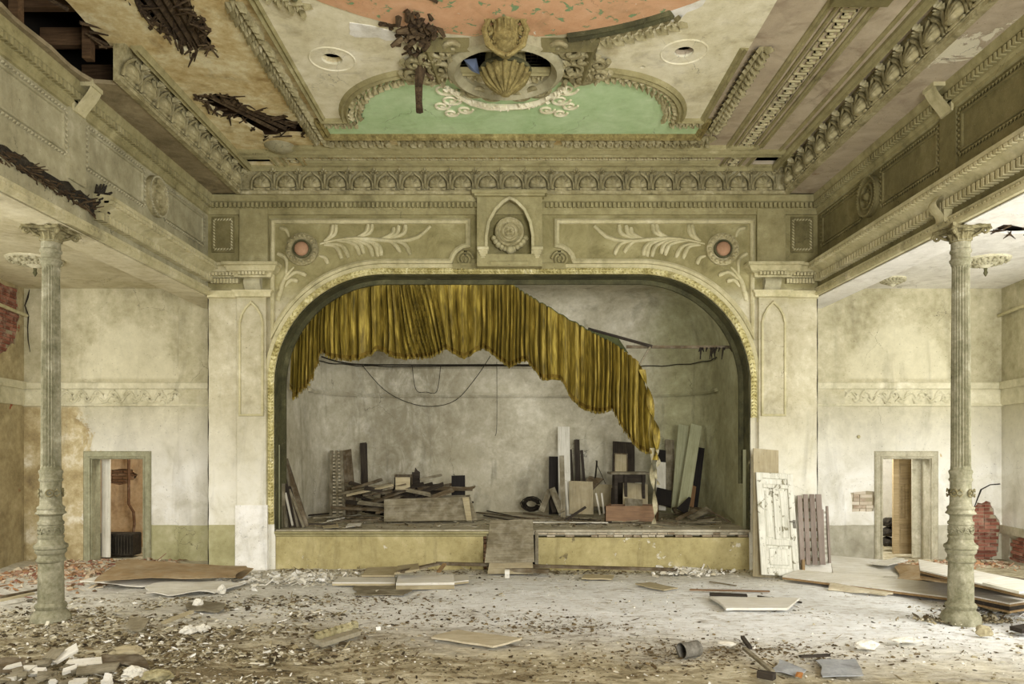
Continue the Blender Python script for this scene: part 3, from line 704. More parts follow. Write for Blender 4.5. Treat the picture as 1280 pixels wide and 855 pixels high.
b.box(-.14, .14, -.075, 0, -.055, -.02, bev=.008); b.box(-.2175, .2175, -.06, 0, -.075, -.055, bev=.006)
b.tube([(-.1, -.02, .02), (0, -.085, .012), (.1, -.02, .02)], [.01, .012, .01], 5)
sh = b.build('shell_ornament', M['ornament'], t2, smooth=40); shm = sh.data
first = [sh]
def put_shell(Mx):
    if first: first.pop().matrix_local = Mx
    else: inst('shell_ornament', shm, Mx, t2)
TI = Matrix.Rotation(math.radians(12), 4, 'X')
for k in range(21):
    put_shell(Matrix.Translation((-4.35+.435*k, YI-.01, 6.68)) @ TI)
for k in range(9): put_shell(Matrix.Translation((-XI+.01, 12.75-.435*k, 6.68)) @ Matrix.Rotation(PI/2, 4, 'Z') @ TI)
for k in range(16): put_shell(Matrix.Translation((XI-.01, 12.75-.435*k, 6.68)) @ Matrix.Rotation(-PI/2, 4, 'Z') @ TI)

# ---- soffit strips between parapet and shell cornice
sof = plate('trim_3', [(-XS, -3), (-5.17, -3)]+[(-5.17+R.uniform(-.02, .02), 5+.2*i) for i in range(21)]+[(-5.1, 9.15), (-4.79, 9.2), (-4.79, 13.3), (-XS, 13.3)], [], .05, lambda u, v, d: (u, v, 6.57+d), M['soffit'], kind='structure')
plate('trim_4', [(4.79, -3), (XS, -3), (XS, 13.3), (4.79, 13.3)], [], .05, lambda u, v, d: (u, v, 6.57+d), M['ceil'], kind='structure')
plate('trim_5', [(-XS, YI-.02), (XS, YI-.02), (XS, 13.3), (-XS, 13.3)], [], .05, lambda u, v, d: (u, v, 6.57+d), M['cream'], kind='structure')

# ---- main ceiling with its holes
def c2(x, y): q = CE(x, y); return (q.x, q.y)
g1 = rag([c2(*p) for p in [(150, -14), (178, 12), (190, 30), (213, 45), (228, 62), (268, 66), (262, 45), (252, 30), (243, 15), (236, -14)]], .045, 5)
g2 = rag([c2(*p) for p in [(247, 121), (275, 119), (296, 122), (309, 135), (330, 142), (352, 146), (378, 158), (378, 170), (330, 172), (303, 152), (280, 147), (262, 136)]], .05, 4)
g3 = [c2(*p) for p in [(306, 198), (336, 198), (341, 206), (308, 206)]]
g4 = [c2(*p) for p in [(948, 195), (985, 195), (976, 205), (940, 205)]]
def ell(cx, cy, r, n=14): q = CE(cx, cy); return arc(q.x, q.y, r, 0, 2*PI*(n-1)/n, n-1)
h1 = ell(415, 71, .13); h2 = ell(855, 62, .12); h3 = ell(803, 81, .035, 8)
b1 = rag([c2(*p) for p in [(508, 26), (540, 26), (545, 42), (530, 50), (508, 44)]], .04, 4)
kx, ky = CE(632, 78).x, CE(632, 78).y
kh = arc(kx, ky, .62, 0, 2*PI*27/28, 27)
PEACH_C, PEACH_R = (-.05, 5.55), 3.3
XC = 4.70
ceil = plate('ceiling', [(-4.88, -3), (XC, -3), (XC, 13.12), (-XC, 13.12), (-XC, 9.25), (-4.88, 9.15)]+[(-4.88+R.uniform(-.03, .03), 9-.25*i) for i in range(18)],
             [g1, g2, g3, g4, h1, h2, h3, kh, b1], .06, lambda u, v, d: (u, v, ZC+d), M['ceil'], kind='structure')
def flat(name, outer, holes, z0, th, mat): return plate(name, outer, holes, th, lambda u, v, d: (u, v, z0-th+d), mat, ceil)
def inside(polys): return polys
XM, YM = 2.86, 11.74
# spandrel field, mint lunette, peach disc: laid on as thin raised fields
def lun(off=0, n=14):
    r = 1.46-off
    return arc(-1.0, 11.08, r, PI, 1.5*PI, n)+arc(1.0, 11.08, r, -PI/2, 0, n)
pc = [(PEACH_C[0]+PEACH_R*math.sin(a), PEACH_C[1]+PEACH_R*math.cos(a)) for a in [math.radians(-61+122*i/40) for i in range(41)]]
sp_out = [(-XM, 6.5), (-XM, 11.08)]+lun()+[(XM, 11.08), (XM, 6.5)]
flat('spandrel_field', sp_out[:], [h1, h2, h3, kh, b1], ZC, .03, M['spandrel'])
lo = [(-XM, 11.0)]+lun(.0)+[(XM, 11.0), (XM, YM), (-XM, YM)]
flat('mint_lunette', [(-XM, 11.1)]+lun(.02)+[(XM, 11.1), (XM, YM), (-XM, YM)], [], ZC, .02, M['mint'])
dz = arc(PEACH_C[0], PEACH_C[1], PEACH_R, 0, 2*PI*47/48, 47)
flat('peach_disc', dz, [[(-.62, 8.55), (.55, 8.55), (.55, 8.9), (-.62, 8.9)]][:0], ZC-.03, .012, M['terracotta'])
def mould(name, path, w_, h, mat, closed=False, z=None):
    m = MB(); m.sweep([(p[0], p[1], (z or ZC)) for p in path], [(-w_/2, 0), (-w_/2, h*.5), (-w_*.3, h), (-w_*.05, h*.6), (w_*.2, h*.9), (w_/2, h*.3), (w_/2, 0)], (0, 0, -1), closed=closed)
    return m.build(name, mat, ceil, smooth=30)
def leafband(name, path, w_, step, mat, rnd=random.Random(5), skip=.02, z=ZC):
    """paired acanthus leaves lying along a path on the ceiling"""
    m = MB(); path = [Vector((p[0], p[1], z)) for p in path]; D = Vector((0, 0, -1)); acc = 0
    for a, b in zip(path, path[1:]):
        L = (b-a).length
        if L < 1e-6: continue
        T = (b-a)/L; Sx = D.cross(T); s_ = acc
        while s_ < L:
            c = a+T*s_
            if rnd.random() > skip:
                for q in (-1, 1):
                    d = (T*.75+Sx*q*.65).normalized(); n_ = d.cross(D); t0 = c+Sx*q*.01
                    ln = w_*.66*rnd.uniform(.85, 1.15); wd = w_*.27
                    m.add([t0, t0+d*ln*.4+n_*wd, t0+d*ln*.85+n_*wd*.5+D*.02, t0+d*ln+D*.07, t0+d*ln*.85-n_*wd*.5+D*.02, t0+d*ln*.4-n_*wd, t0+d*ln*.45+D*.085],
                          [(0, 1, 6), (1, 2, 6), (2, 3, 6), (3, 4, 6), (4, 5, 6), (5, 0, 6)])
                m.add([c-T*step*.3+Sx*.03, c-T*step*.3-Sx*.03, c+T*step*.3-Sx*.012, c+T*step*.3+Sx*.012, c+D*.10], [(0, 1, 4), (1, 2, 4), (2, 3, 4), (3, 0, 4)])
            s_ += step
        acc = s_-L
    return m.build(name, mat, ceil, kind='stuff', smooth=50)
OR = M['ornament']
# rectangle border
mould('border_moulding', [(-2.80, 6.0), (-2.80, 11.08), (-2.44, 11.08)], .12, .07, M['cream'])
mould('border_moulding', [(2.44, 11.08), (2.80, 11.08), (2.80, 9.1)], .12, .07, M['cream'])
mould('border_moulding', [(-2.88, 11.1), (-2.88, 11.66), (2.88, 11.66), (2.88, 11.1)], .13, .08, M['bronze'])
leafband('leaf_band', [(-3.05, 6.0), (-3.05, 11.9), (3.05, 11.9), (3.05, 9.15)], .24, .13, OR)
mould('lunette_moulding', lun(.0), .14, .09, M['cream'])
leafband('leaf_band', lun(.17), .22, .12, OR)
leafband('leaf_band', [(-2.8, 11.22), (-2.35, 11.22)], .16, .1, OR); leafband('leaf_band', [(2.35, 11.22), (2.8, 11.22)], .16, .1, OR)
flat('bare_plaster_patch', rag([c2(*p) for p in [(437, 24), (470, 30), (506, 40), (504, 50), (470, 44), (434, 40)]], .03, 3), [], ZC-.03, .008, M['white_plaster'])
flat('bare_plaster_patch', rag([c2(*p) for p in [(832, 18), (850, -6), (890, -10), (868, 8), (842, 24)]], .03, 3), [], ZC-.03, .008, M['white_plaster'])
def ring(r, a0, a1, n=24): return [(PEACH_C[0]+r*math.sin(a), PEACH_C[1]+r*math.cos(a)) for a in [math.radians(a0+(a1-a0)*i/n) for i in range(n+1)]]
mould('ring_moulding', ring(3.34, -70, -42), .16, .09, M['arch_green']); mould('ring_moulding', ring(3.34, 12, 33), .16, .09, M['arch_green'])
leafband('leaf_band', ring(3.55, -70, -40), .30, .13, OR); leafband('leaf_band', ring(3.55, 11, 32), .30, .13, OR)
# right-hand greek key strip, its borders, cross mouldings before the shell cornice
for x in (3.47, 4.0): mould('strip_moulding', [(x, 8.1), (x, 12.1)], .09, .05, M['cream'])
mould('strip_moulding', [(3.58, 8.1), (3.58, 13.0)], .05, .03, M['cream']); mould('strip_moulding', [(3.89, 8.1), (3.89, 13.0)], .05, .03, M['cream'])
mould('strip_moulding', [(-3.58, 12.4), (-3.58, 13.0)], .05, .03, M['cream']); mould('strip_moulding', [(-3.89, 12.4), (-3.89, 13.0)], .05, .03, M['cream'])
for y, w_, xl in ((12.12, .10, 3.97), (12.30, .12, 4.5), (12.43, .05, 4.5), (12.70, .05, 3.5), (12.80, .06, 3.5), (13.0, .08, 4.5)):
    mould('cross_moulding', [(-xl, y), (xl, y)], w_, .05, M['cream'])
mould('edge_moulding', [(4.52, -3), (4.52, 13.0), (-4.56, 13.0), (-4.56, 9.1)], .14, .09, M['cream'])
mould('edge_moulding', [(4.36, -3), (4.36, 12.3)], .06, .04, M['cream'])
mould('edge_moulding', [(4.05, 12.3), (4.4, 12.3)], .06, .04, M['cream'])
m = MB(); m.box(3.42, 4.05, 7.9, 8.12, ZC-.12, ZC, bev=.01); m.build('strip_stop', M['cream_dark'], ceil)
def greek(name, a, b, w_):
    m = MB(); a = Vector((*a, ZC)); b = Vector((*b, ZC)); T = (b-a).normalized(); S_ = Vector((0, 0, -1)).cross(T); L = (b-a).length; st = w_*1.0; n = int(L/st)
    u = w_/5
    for i in range(n):
        o = a+T*i*st
        segs = [(0, 0, 5, .45), (0, 0, .45, 5), (0, 4.55, 3.6, 5), (3.15, 1.6, 3.6, 5), (1.6, 1.6, 3.6, 2.05), (1.6, 1.6, 2.05, 3.3)]
        for x0, y0, x1, y1 in segs:
            p = [o+T*u*x0+S_*u*(y0-2.5), o+T*u*x1+S_*u*(y0-2.5), o+T*u*x1+S_*u*(y1-2.5), o+T*u*x0+S_*u*(y1-2.5)]
            q = [k+Vector((0, 0, -.025)) for k in p]
            m.add(p+q, [(4, 5, 6, 7), (0, 1, 5, 4), (1, 2, 6, 5), (2, 3, 7, 6), (3, 0, 4, 7)])
    return m.build(name, M['trimlight'], ceil, kind='stuff')
greek('greek_key', (3.73, 8.15), (3.73, 13.0), .20); greek('greek_key', (-3.73, 12.42), (-3.73, 13.0), .20); greek('greek_key', (-3.5, 12.57), (3.5, 12.57), .15)
for q in (g3, g4):
    x0_, x1_, y0_, y1_ = min(p[0] for p in q)-.06, max(p[0] for p in q)+.06, min(p[1] for p in q)-.05, max(p[1] for p in q)+.05
    mould('vent_frame', [(x0_, y0_), (x1_, y0_), (x1_, y1_), (x0_, y1_)], .06, .03, M['cream'], closed=True)
for q, r in ((h1, .1), (h2, .09)):
    cx_, cy_ = sum(p[0] for p in q)/len(q), sum(p[1] for p in q)/len(q)
    m = MB(); m.sweep([(cx_+.28*math.cos(a), cy_+.28*math.sin(a), ZC-.03) for a in [2*PI*i/30 for i in range(30)]], [(-.015, 0), (0, .012), (.015, 0)], (0, 0, -1), closed=True); m.build('ceiling_ring', M['spandrel'], ceil)
# foliage swag on the mint field
m = MB(); rr = random.Random(21)
def swag(px, r):
    m.tube([CE(x, y, ZC-.03) for x, y in px], r, 5)
for sg in (-1, 1):
    Xs = lambda x: 632+sg*(x-632)
    sc_ = [(632, 133), (655, 132), (675, 127), (692, 118), (706, 109)]
    swag([(Xs(x), y) for x, y in sc_], [.06, .06, .055, .045, .03])
    for cx_, cy_, r0 in ((708, 112, .16), (700, 125, .15), (712, 132, .12), (683, 137, .12), (672, 116, .13), (700, 141, .11)):
        c = CE(Xs(cx_), cy_, ZC-.03); q = [c+Vector((r0*(1-k/22)*math.cos(k*.5*sg), r0*(1-k/22)*math.sin(k*.5), 0)) for k in range(18)]
        m.tube(q, [.02]*18, 5)
    for k in range(26):
        t = k/25; i = min(int(t*4), 3); f = t*4-i; a, c_ = sc_[i], sc_[i+1]; p = CE(Xs(a[0]+(c_[0]-a[0])*f), a[1]+(c_[1]-a[1])*f, ZC-.04)
        an = rr.uniform(0, 2*PI); d = Vector((math.cos(an), math.sin(an), -.2))*rr.uniform(.06, .13); n_ = d.cross(Vector((0, 0, 1))).normalized()*.035
        m.add([p, p+d*.5+n_, p+d, p+d*.5-n_, p+d*.5+Vector((0, 0, -.045))], [(0, 1, 4), (1, 2, 4), (2, 3, 4), (3, 0, 4)])
m.build('foliage_swag', M['spandrel'], ceil, smooth=50, kind='stuff')
# cartouche: framed box, round grille, scrolls
kc = Vector((kx, ky, ZC))
def cart():
    m = MB()
    bx = [(-1.05, 8.62), (-1.05, 9.9), (.98, 9.9), (.98, 8.62)]
    m.sweep([(-.95, 9.75, ZC), (-1.02, 8.95, ZC), (-.55+.0, 8.95, ZC), (.5, 8.95, ZC), (.95, 8.95, ZC), (.9, 9.75, ZC)], [(-.06, 0), (-.06, .10), (0, .16), (.05, .12), (.08, .05), (.08, 0)], (0, 0, -1))
    m.build('cartouche_frame', M['cream_dark'], ceil, smooth=30)
    m = MB(); m.sweep([kc+Vector((.68*math.cos(a), .68*math.sin(a), 0)) for a in [2*PI*i/36 for i in range(36)]], [(-.10, 0), (-.10, .10), (-.03, .18), (.05, .14), (.08, .04), (.06, -.1)], (0, 0, -1), closed=True)
    m.build('grille_rim', M['cream_left'], ceil, smooth=40)
    m = MB()
    for i in range(-7, 8):
        h = math.sqrt(max(0, .62**2-(i*.08)**2)); m.tube([kc+Vector((i*.08, -h, .05)), kc+Vector((i*.08, h, .05))], .009, 4); m.tube([kc+Vector((-h, i*.08, .05)), kc+Vector((h, i*.08, .05))], .009, 4)
    m.build('grille', M['soot_and_shade'], ceil, kind='stuff')
    m = MB()
    def volute(c, r0, turns, sg, th, tilt=0):
        q = []
        for k in range(int(turns*14)):
            a = k*2*PI/14; r = r0*(1-k/(turns*14+4)); q.append(Vector(c)+Vector((sg*r*math.cos(a), r*math.sin(a), -.02*k/8+tilt*r*math.sin(a))))
        m.tube(q, [th*(1-.5*k/len(q)) for k in range(len(q))], 6)
    for sg in (-1, 1):
        for (dx, dy, r) in ((.85, .05, .22), (.95, .32, .18), (.80, .5, .17), (.98, -.2, .18), (1.2, -.1, .14), (.65, .62, .14), (1.15, .2, .13), (.42, -.62, .16), (.18, -.75, .14)):
            volute(kc+Vector((sg*dx, -dy*.9, -.08)), r, 1.8, sg, .042)
        for k in range(30):
            p = kc+Vector((sg*rr.uniform(.72, 1.2), rr.uniform(-.55, .35), -.06)); an = rr.uniform(0, 6.28); d = Vector((math.cos(an), math.sin(an), -.3))*rr.uniform(.1, .2); n_ = d.cross(Vector((0, 0, 1))).normalized()*.045
            m.add([p, p+d*.5+n_, p+d, p+d*.5-n_, p+d*.5+Vector((0, 0, -.08))], [(0, 1, 4), (1, 2, 4), (2, 3, 4), (3, 0, 4)])
    m.build('scrollwork', M['ornament'], ceil, smooth=50, kind='stuff')
    m = MB()      # crowned mask-like cartouche shield towards the viewer
    c = CE(632, 48, ZC-.25)
    def volz(cx_, cz_, r0, sg, th):
        q = [Vector((c.x+cx_+sg*r0*(1-k/24)*math.cos(k*.5), c.y, c.z+cz_+r0*(1-k/24)*math.sin(k*.5))) for k in range(20)]; m.tube(q, [th]*20, 6)
    for sg in (-1, 1):
        volz(sg*.14, -.06, .07, sg, .026); volz(sg*.17, .24, .08, -sg, .028); volz(sg*.2, .08, .06, sg, .022)
        m.tube([c+Vector((sg*.18, 0, .22)), c+Vector((sg*.24, -.03, .08)), c+Vector((sg*.2, -.02, -.08)), c+Vector((sg*.08, -.02, -.17)), c+Vector((0, -.02, -.2))], [.03, .035, .035, .03, .025], 6)
    m.lathe([(.05, -.18), (.12, -.12), (.16, 0), (.15, .1), (.13, .2), (.17, .26), (.2, .28), (.12, .3)], 14, c=(c.x, c.y+.06, c.z))
    for k in range(7): a = PI+PI*k/6; m.tube([c+Vector((.13*math.cos(a), .06+.13*math.sin(a), -.05)), c+Vector((.14*math.cos(a), .06+.15*math.sin(a), .18))], .02, 5)
    m.build('crest', M['bronze'], ceil, smooth=50)
cart()

# pendant basket hanging from the cartouche
pb = empty('pendant_basket', (kx, ky-.18, ZC-.62), 'gilded plaster basket pendant hanging below the round grille in the ceiling', 'ornament')
c = Vector((kx, ky-.18, 6.86)); m = MB()
prof = [(r_*.9, z_*.6) for r_, z_ in [(.02, -.62), (.05, -.6), (.06, -.56), (.12, -.5), (.2, -.4), (.27, -.28), (.31, -.16), (.33, -.1), (.31, -.06), (.28, -.05)]]
m.lathe([(r*.95, z) for r, z in prof], 28, c=c); m.build('bowl', M['bronze'], pb, smooth=50)
m = MB()
for k in range(16):
    a = 2*PI*k/16; m.tube([c+Vector((r*math.cos(a), r*math.sin(a), z)) for r, z in prof[1:8]], [.012, .014, .02, .028, .034, .036, .03], 6)
m.build('gadroon', M['bronze'], pb, smooth=60)
m = MB(); m.tube([c+Vector((.30*math.cos(a), .30*math.sin(a), -.055)) for a in [2*PI*i/24 for i in range(25)]], .028, 6, caps=False); m.build('rim', M['arch_green'], pb, smooth=60)
m = MB()
for k in range(6):
    a = 2*PI*k/6-PI/2; c0 = c+Vector((.2*math.cos(a), .2*math.sin(a), .06))
    q = [c0+Vector((math.cos(a)*.0, math.sin(a)*.0, 0))+Vector((-math.sin(a)*.11*math.cos(t), math.cos(a)*.11*math.cos(t), .12*math.sin(t))) for t in [2*PI*i/12 for i in range(13)]]
    m.tube(q, .03, 6); m.lathe([(.075, 0), (.06, .03), (.01, .04)], 10, mat=Matrix.Translation(c0) @ Matrix.Rotation(a+PI/2, 4, 'Z') @ Matrix.Rotation(PI/2, 4, 'X'))
m.tube([c+Vector((0, 0, -.1)), c+Vector((0, 0, .3))], .12, 10)
m.build('petal_crown', M['cream_dark'], pb, smooth=50)
m = MB()
m.add([kc+Vector(p) for p in [(-.52, -.1, -.02), (-.36, -.16, -.03), (-.33, .06, -.12), (-.45, .12, -.05), (-.40, -.02, -.10)]], [(0, 1, 4), (1, 2, 4), (2, 3, 4), (3, 0, 4)])
m.build('crumpled_paper', M['blue'], label='crumpled pale blue scrap caught at the left of the round ceiling grille', cat='paper')

# ---- attic seen through the holes
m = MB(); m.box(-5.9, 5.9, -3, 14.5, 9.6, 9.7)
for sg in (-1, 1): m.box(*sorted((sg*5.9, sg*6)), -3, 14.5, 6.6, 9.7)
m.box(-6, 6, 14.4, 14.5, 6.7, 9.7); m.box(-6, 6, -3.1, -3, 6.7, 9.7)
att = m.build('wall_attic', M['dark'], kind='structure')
for i, y in enumerate((7.0, 7.75, 8.5, 9.3, 10.2, 11.1, 12.0)):
    m = MB(); m.box(-5.85, -2.4, y, y+.12, 7.12, 7.34, bev=.01); m.build('joist', M['attic_wood'], att)
for i in range(9):
    m = MB(); x = -5.8+i*.22; m.box(x, x+.2, 6.2, 9.0, 7.75+.12*i, 7.78+.12*i); m.build('roof_board', M['attic_wood'], att)
m = MB(); m.box(-5.1, -5.0, 8.9, 9.0, 6.75, 8.2); m.build('post', M['attic_wood'], att)
m = MB(); m.box(-5.3, -5.2, 7.9, 8.0, 6.6, 8.2); m.build('post', M['attic_wood'], att)
m = MB(); rr = random.Random(8)
def laths(poly, n, dirx, diry, z0=ZC-.0):
    xs = [p[0] for p in poly]; ys_ = [p[1] for p in poly]
    cx_, cy_ = sum(xs)/len(xs), sum(ys_)/len(ys_)
    for k in range(n):
        e = Vector((*poly[rr.randrange(len(poly))], z0+rr.uniform(-.02, .05))); to = Vector((cx_, cy_, z0))-e
        d = (to.normalized()*rr.uniform(.1, .9)+Vector((dirx, diry, 0))*rr.choice((-1, 1))*rr.uniform(.3, 1)+Vector((0, 0, rr.uniform(-.25, .15)))).normalized()
        m.tube([e-d*.05, e+d*rr.uniform(.08, .26)], [rr.uniform(.012, .03), .008], 4)
laths(g1, 110, .35, -1); laths(g2, 80, .8, -.5)
for k in range(5):
    a = Vector((*c2(168+k*14, -16+k*2), ZC+.06)); b_ = Vector((*c2(222+k*9, 58+k*1), ZC+.05)); m.tube([a, b_], [.05, .04], 4)
for k in range(3):
    m.tube([Vector((*c2(262+k*14, 124+k*3), ZC+.05)), Vector((*c2(345+k*12, 166-k*2), ZC+.05))], .04, 4)
laths([(-4.9, 6+.2*i) for i in range(16)], 26, .6, 1, 6.95)
m.build('torn_lath', M['rotten'], ceil, kind='stuff')
# burnt hanging remains near the cartouche
m = MB(); cb = CE(525, 45, ZC)
for k in range(150):
    p = cb+Vector((rr.gauss(0, .13), rr.gauss(.0, .3), -abs(rr.gauss(0, .05)))); a = rr.uniform(0, 2*PI); d = Vector((math.cos(a), math.sin(a), rr.uniform(-.9, .1)))
    m.tube([p, p+d*rr.uniform(.04, .13)], [rr.uniform(.02, .05), .025], 4)
m.tube([cb+Vector((-.05, .5, -.1)), cb+Vector((-.08, .52, -.3)), cb+Vector((-.08, .53, -.52)), cb+Vector((-.07, .53, -.66))], [.075, .055, .045, .05], 6)
m.build('burnt_remains', M['rotten'], ceil, kind='stuff', smooth=30)
for xx, yy, h in ((330, 183, 0), ):
    q = CE(350, 183); m = MB(); m.lathe([(.02, -.09), (.15, -.07), (.24, -.02), (.26, .02)], 16, c=(q.x, q.y, ZC)); m.build('plaster_bowl', M['cream_left'], ceil, smooth=50)

# ---- aisles
def inset(poly, cx, cy, k): return [(cx+(x-cx)*k, cy+(y-cy)*k) for x, y in poly]
def bricks(parent, mat, inside_fn, u0, u1, v0, v1, to3, bw=.24, bh=.068, g=.012, depth=.03, rnd=random.Random(2), skip=.03, mort=None, proud=.012):
    me = {}
    n = 0; row = 0; v = v0
    while v < v1:
        u = u0-(bw/2 if row % 2 else 0)
        while u < u1:
            if inside_fn(u+bw/2, v+bh/2) and rnd.random() > skip:
                half = (rnd.random() < .25)
                for (a, w_) in (((u, bw/2-g), (u+bw/2, bw/2-g)) if half else ((u, bw-g),)):
                    key_ = (round(w_, 3), rnd.randrange(3))
                    if key_ not in me:
                        b = MB(); j = lambda: rnd.uniform(-.004, .004)
                        b.box(0, w_, 0, 1, 0, bh-g); me[key_] = b
                    b = me[key_]; o = MB()
                    e = proud+rnd.uniform(-.008, .006)
                    o.add([to3(a+q.x, v+q.z, (e if q.y < .5 else -depth)) for q in b.v], b.f); o.build('brick', mat, parent); n += 1
            u += bw
        v += bh; row += 1
def pip(poly):
    def f(x, y):
        c = False; j = len(poly)-1
        for i in range(len(poly)):
            if (poly[i][1] > y) != (poly[j][1] > y) and x < (poly[j][0]-poly[i][0])*(y-poly[i][1])/(poly[j][1]-poly[i][1])+poly[i][0]: c = not c
            j = i
        return c
    return f
BX = lambda x: (x-CX)*YB/FP
BZ = lambda y: EYE+(HY-y)*YB/FP
def aisle(sg, nm):
    dl, dr = (BX(113), BX(181)) if sg < 0 else (BX(1101), BX(1164)); dt = BZ(572)
    x0, x1 = sorted((sg*5.3, sg*9.75))
    holes = []; pol = []
    if sg > 0:
        pol = [rag([(BX(x), BZ(y)) for x, y in [(1213, 640), (1222, 628), (1236, 627), (1243, 640), (1250, 650), (1249, 690), (1240, 700), (1213, 700)]], .03, 4),
               rag([(BX(x), BZ(y)) for x, y in [(1063, 616), (1093, 614), (1093, 640), (1066, 640)]], .02, 3)]
    outer = [(x0, -.1), (dl, -.1), (dl, dt), (dr, dt), (dr, -.1), (x1, -.1), (x1, 5.3), (x0, 5.3)]
    to3 = lambda u, v, d: (u, YB+d, v)
    wl = plate('wall_back_'+nm, outer, pol, .04, to3, M['side'], kind='structure')
    m = MB()
    for (a, b_, z0, z1) in ((x0, dl, -.1, 5.3), (dr, x1, -.1, 5.3), (dl, dr, dt, 5.3)): m.box(a, b_, YB+.04, YB+.3, z0, z1)
    m.build('wall_core', M['mortar'], wl)
    for k, pp in enumerate(pol):
        f = pip(inset(pp, sum(p[0] for p in pp)/len(pp), sum(p[1] for p in pp)/len(pp), 1.04)); us = [p[0] for p in pp]; vs_ = [p[1] for p in pp]
        bricks(wl, M['brick'] if k == 0 else M['brick_pale'], f, min(us)-.05, max(us)+.05, min(vs_), max(vs_), lambda u, v, d: (u, YB+.03-d, v), depth=.015)
    # frieze
    xc0, xc1 = sorted((sg*5.8, sg*9.5))
    m = MB(); m.box(xc0, xc1, YB-.035, YB+.01, BZ(505), BZ(487)); m.build('frieze', M['frieze'], wl)
    m = MB(); m.box(xc0, xc1, YB-.09, YB+.01, BZ(487), BZ(478), bev=.02); m.box(xc0, xc1, YB-.072, YB+.01, BZ(508), BZ(505), bev=.01); m.build('frieze_ledge', M['frieze'], wl)
    # carved scroll foliage
    m = MB(); a, b_ = (BX(78), BX(224)) if sg < 0 else (BX(1055), BX(1195)); zc = (BZ(488)+BZ(504))/2; rr = random.Random(4); n = 15
    for k in range(n):
        u0_ = a+(b_-a)*k/n; du = (b_-a)/n
        q = [Vector((u0_+du*t*1.5, YB-.045, zc+.10*math.sin((t*1.1+.1*(k % 2))*PI+(PI if k % 2 else 0)))) for t in [i/8 for i in range(9)]]; m.tube(q, [.014, .022, .028, .03, .026, .022, .018, .014, .01], 5)
        for s_ in range(4):
            c = q[1+2*s_ if 1+2*s_ < 9 else 8]; an = rr.uniform(0, 6.28); m.tube([c, c+Vector((.05*math.cos(an), -.012, .04*math.sin(an))), c+Vector((.085*math.cos(an+.6), 0, .07*math.sin(an+.6)))], [.018, .015, .005], 5)
    m.build('carved_foliage', M['frieze'], wl, smooth=60)
    # pilaster
    m = MB(); m.box(*sorted((sg*5.8, (BX(225) if sg < 0 else BX(1054)))), YB-.06, YB+.01, -.05, 5.2, bev=.008); m.build('pilaster', M['side'], wl)
    if sg < 0: m = MB(); m.box(-9.3, -8.95, YB-.03, YB+.01, 0, .85, bev=.01); m.build('low_dado', M['side'], wl)
    # cracks opened in the plaster
    m = MB()
    pts = [(36, 362), (35, 372), (31, 382), (37, 395), (36, 410), (35, 425), (38, 440)] if sg < 0 else [(1215, 640), (1225, 612), (1237, 606), (1249, 605)]
    m.tube([Vector((BX(x)+R.uniform(-.02, .02), YB-.004, BZ(y))) for x, y in pts], [.012, .035, .025, .03, .02, .022, .008][:len(pts)], 4, flat=.4); m.build('crack', M['soot_and_shade'], wl)
    # door casing
    cas = M['framegreen'] if sg < 0 else M['framegrey']
    m = MB(); o = .06
    m.sweep([(dl-o, YB, -.02), (dl-o, YB, dt+o), (dr+o, YB, dt+o), (dr+o, YB, -.02)], [(-.075, 0), (-.075, .05), (-.045, .065), (-.03, .045), (.04, .045), (.065, .02), (.065, 0)], (0, -1, 0))
    frm = m.build('door_1_frame' if 0 else 'door_casing', cas, wl, smooth=30)
    m = MB(); m.sweep([(dl+.0, YB+.0, -.02), (dl, YB, dt), (dr, YB, dt), (dr, YB, -.02)], [(-.03, .005), (.002, .005), (.002, -.3), (-.03, -.3)], (0, -1, 0)); m.build('door_lining', cas, wl)
    # ceiling
    hole = []
    if sg > 0: hole = [rag([(5.95, 10.2), (7.1, 10.75), (7.9, 10.9), (9.2, 11.3), (9.3, 11.15), (8.0, 10.62), (7.1, 10.5), (5.95, 10.0)], .05, 4)]
    if sg < 0: hole = [rag([(-6.15, 8.2), (-5.98, 8.2), (-5.98, 9.1), (-6.1, 9.1)], .03, 3)]
    cl = plate('ceiling_'+nm, [(sg*5.85, 2), (sg*10.2, 2), (sg*10.2, YB+.2), (sg*5.85, YB+.2)], hole, .04, lambda u, v, d: (u, v, 5.2+d), M['aisle_ceil_r' if sg > 0 else 'aisle_ceil_l'], kind='structure')
    m = MB(); m.box(*sorted((sg*5.85, sg*10.2)), 2, YB+.2, 5.3, 5.36); m.build('ceiling_core', M['dark'], cl)
    if hole:
        m = MB(); rr = random.Random(17)
        for k in range(70 if sg > 0 else 16):
            p = hole[0][rr.randrange(len(hole[0]))]; q = Vector((p[0], p[1], 5.2)); d = Vector((rr.uniform(-1, 1), rr.uniform(-1, 1), rr.uniform(-.5, .1))); m.tube([q, q+d*.14], [.02, .006], 4)
        m.build('torn_lath', M['rotten'], cl, kind='stuff')
    return wl, cl
WBL, CLL = aisle(-1, 'left'); WBR, CLR = aisle(1, 'right')
# ceiling beam along the inner edge of each aisle
for sg, nm, cl in ((-1, 'left', CLL), (1, 'right', CLR)):
    m = MB(); m.box(*sorted((sg*5.87, sg*6.02)), 2, YB, 5.1, 5.2, bev=.02); m.build('edge_cove', M['aisle_ceil_r' if sg > 0 else 'aisle_ceil_l'], cl)
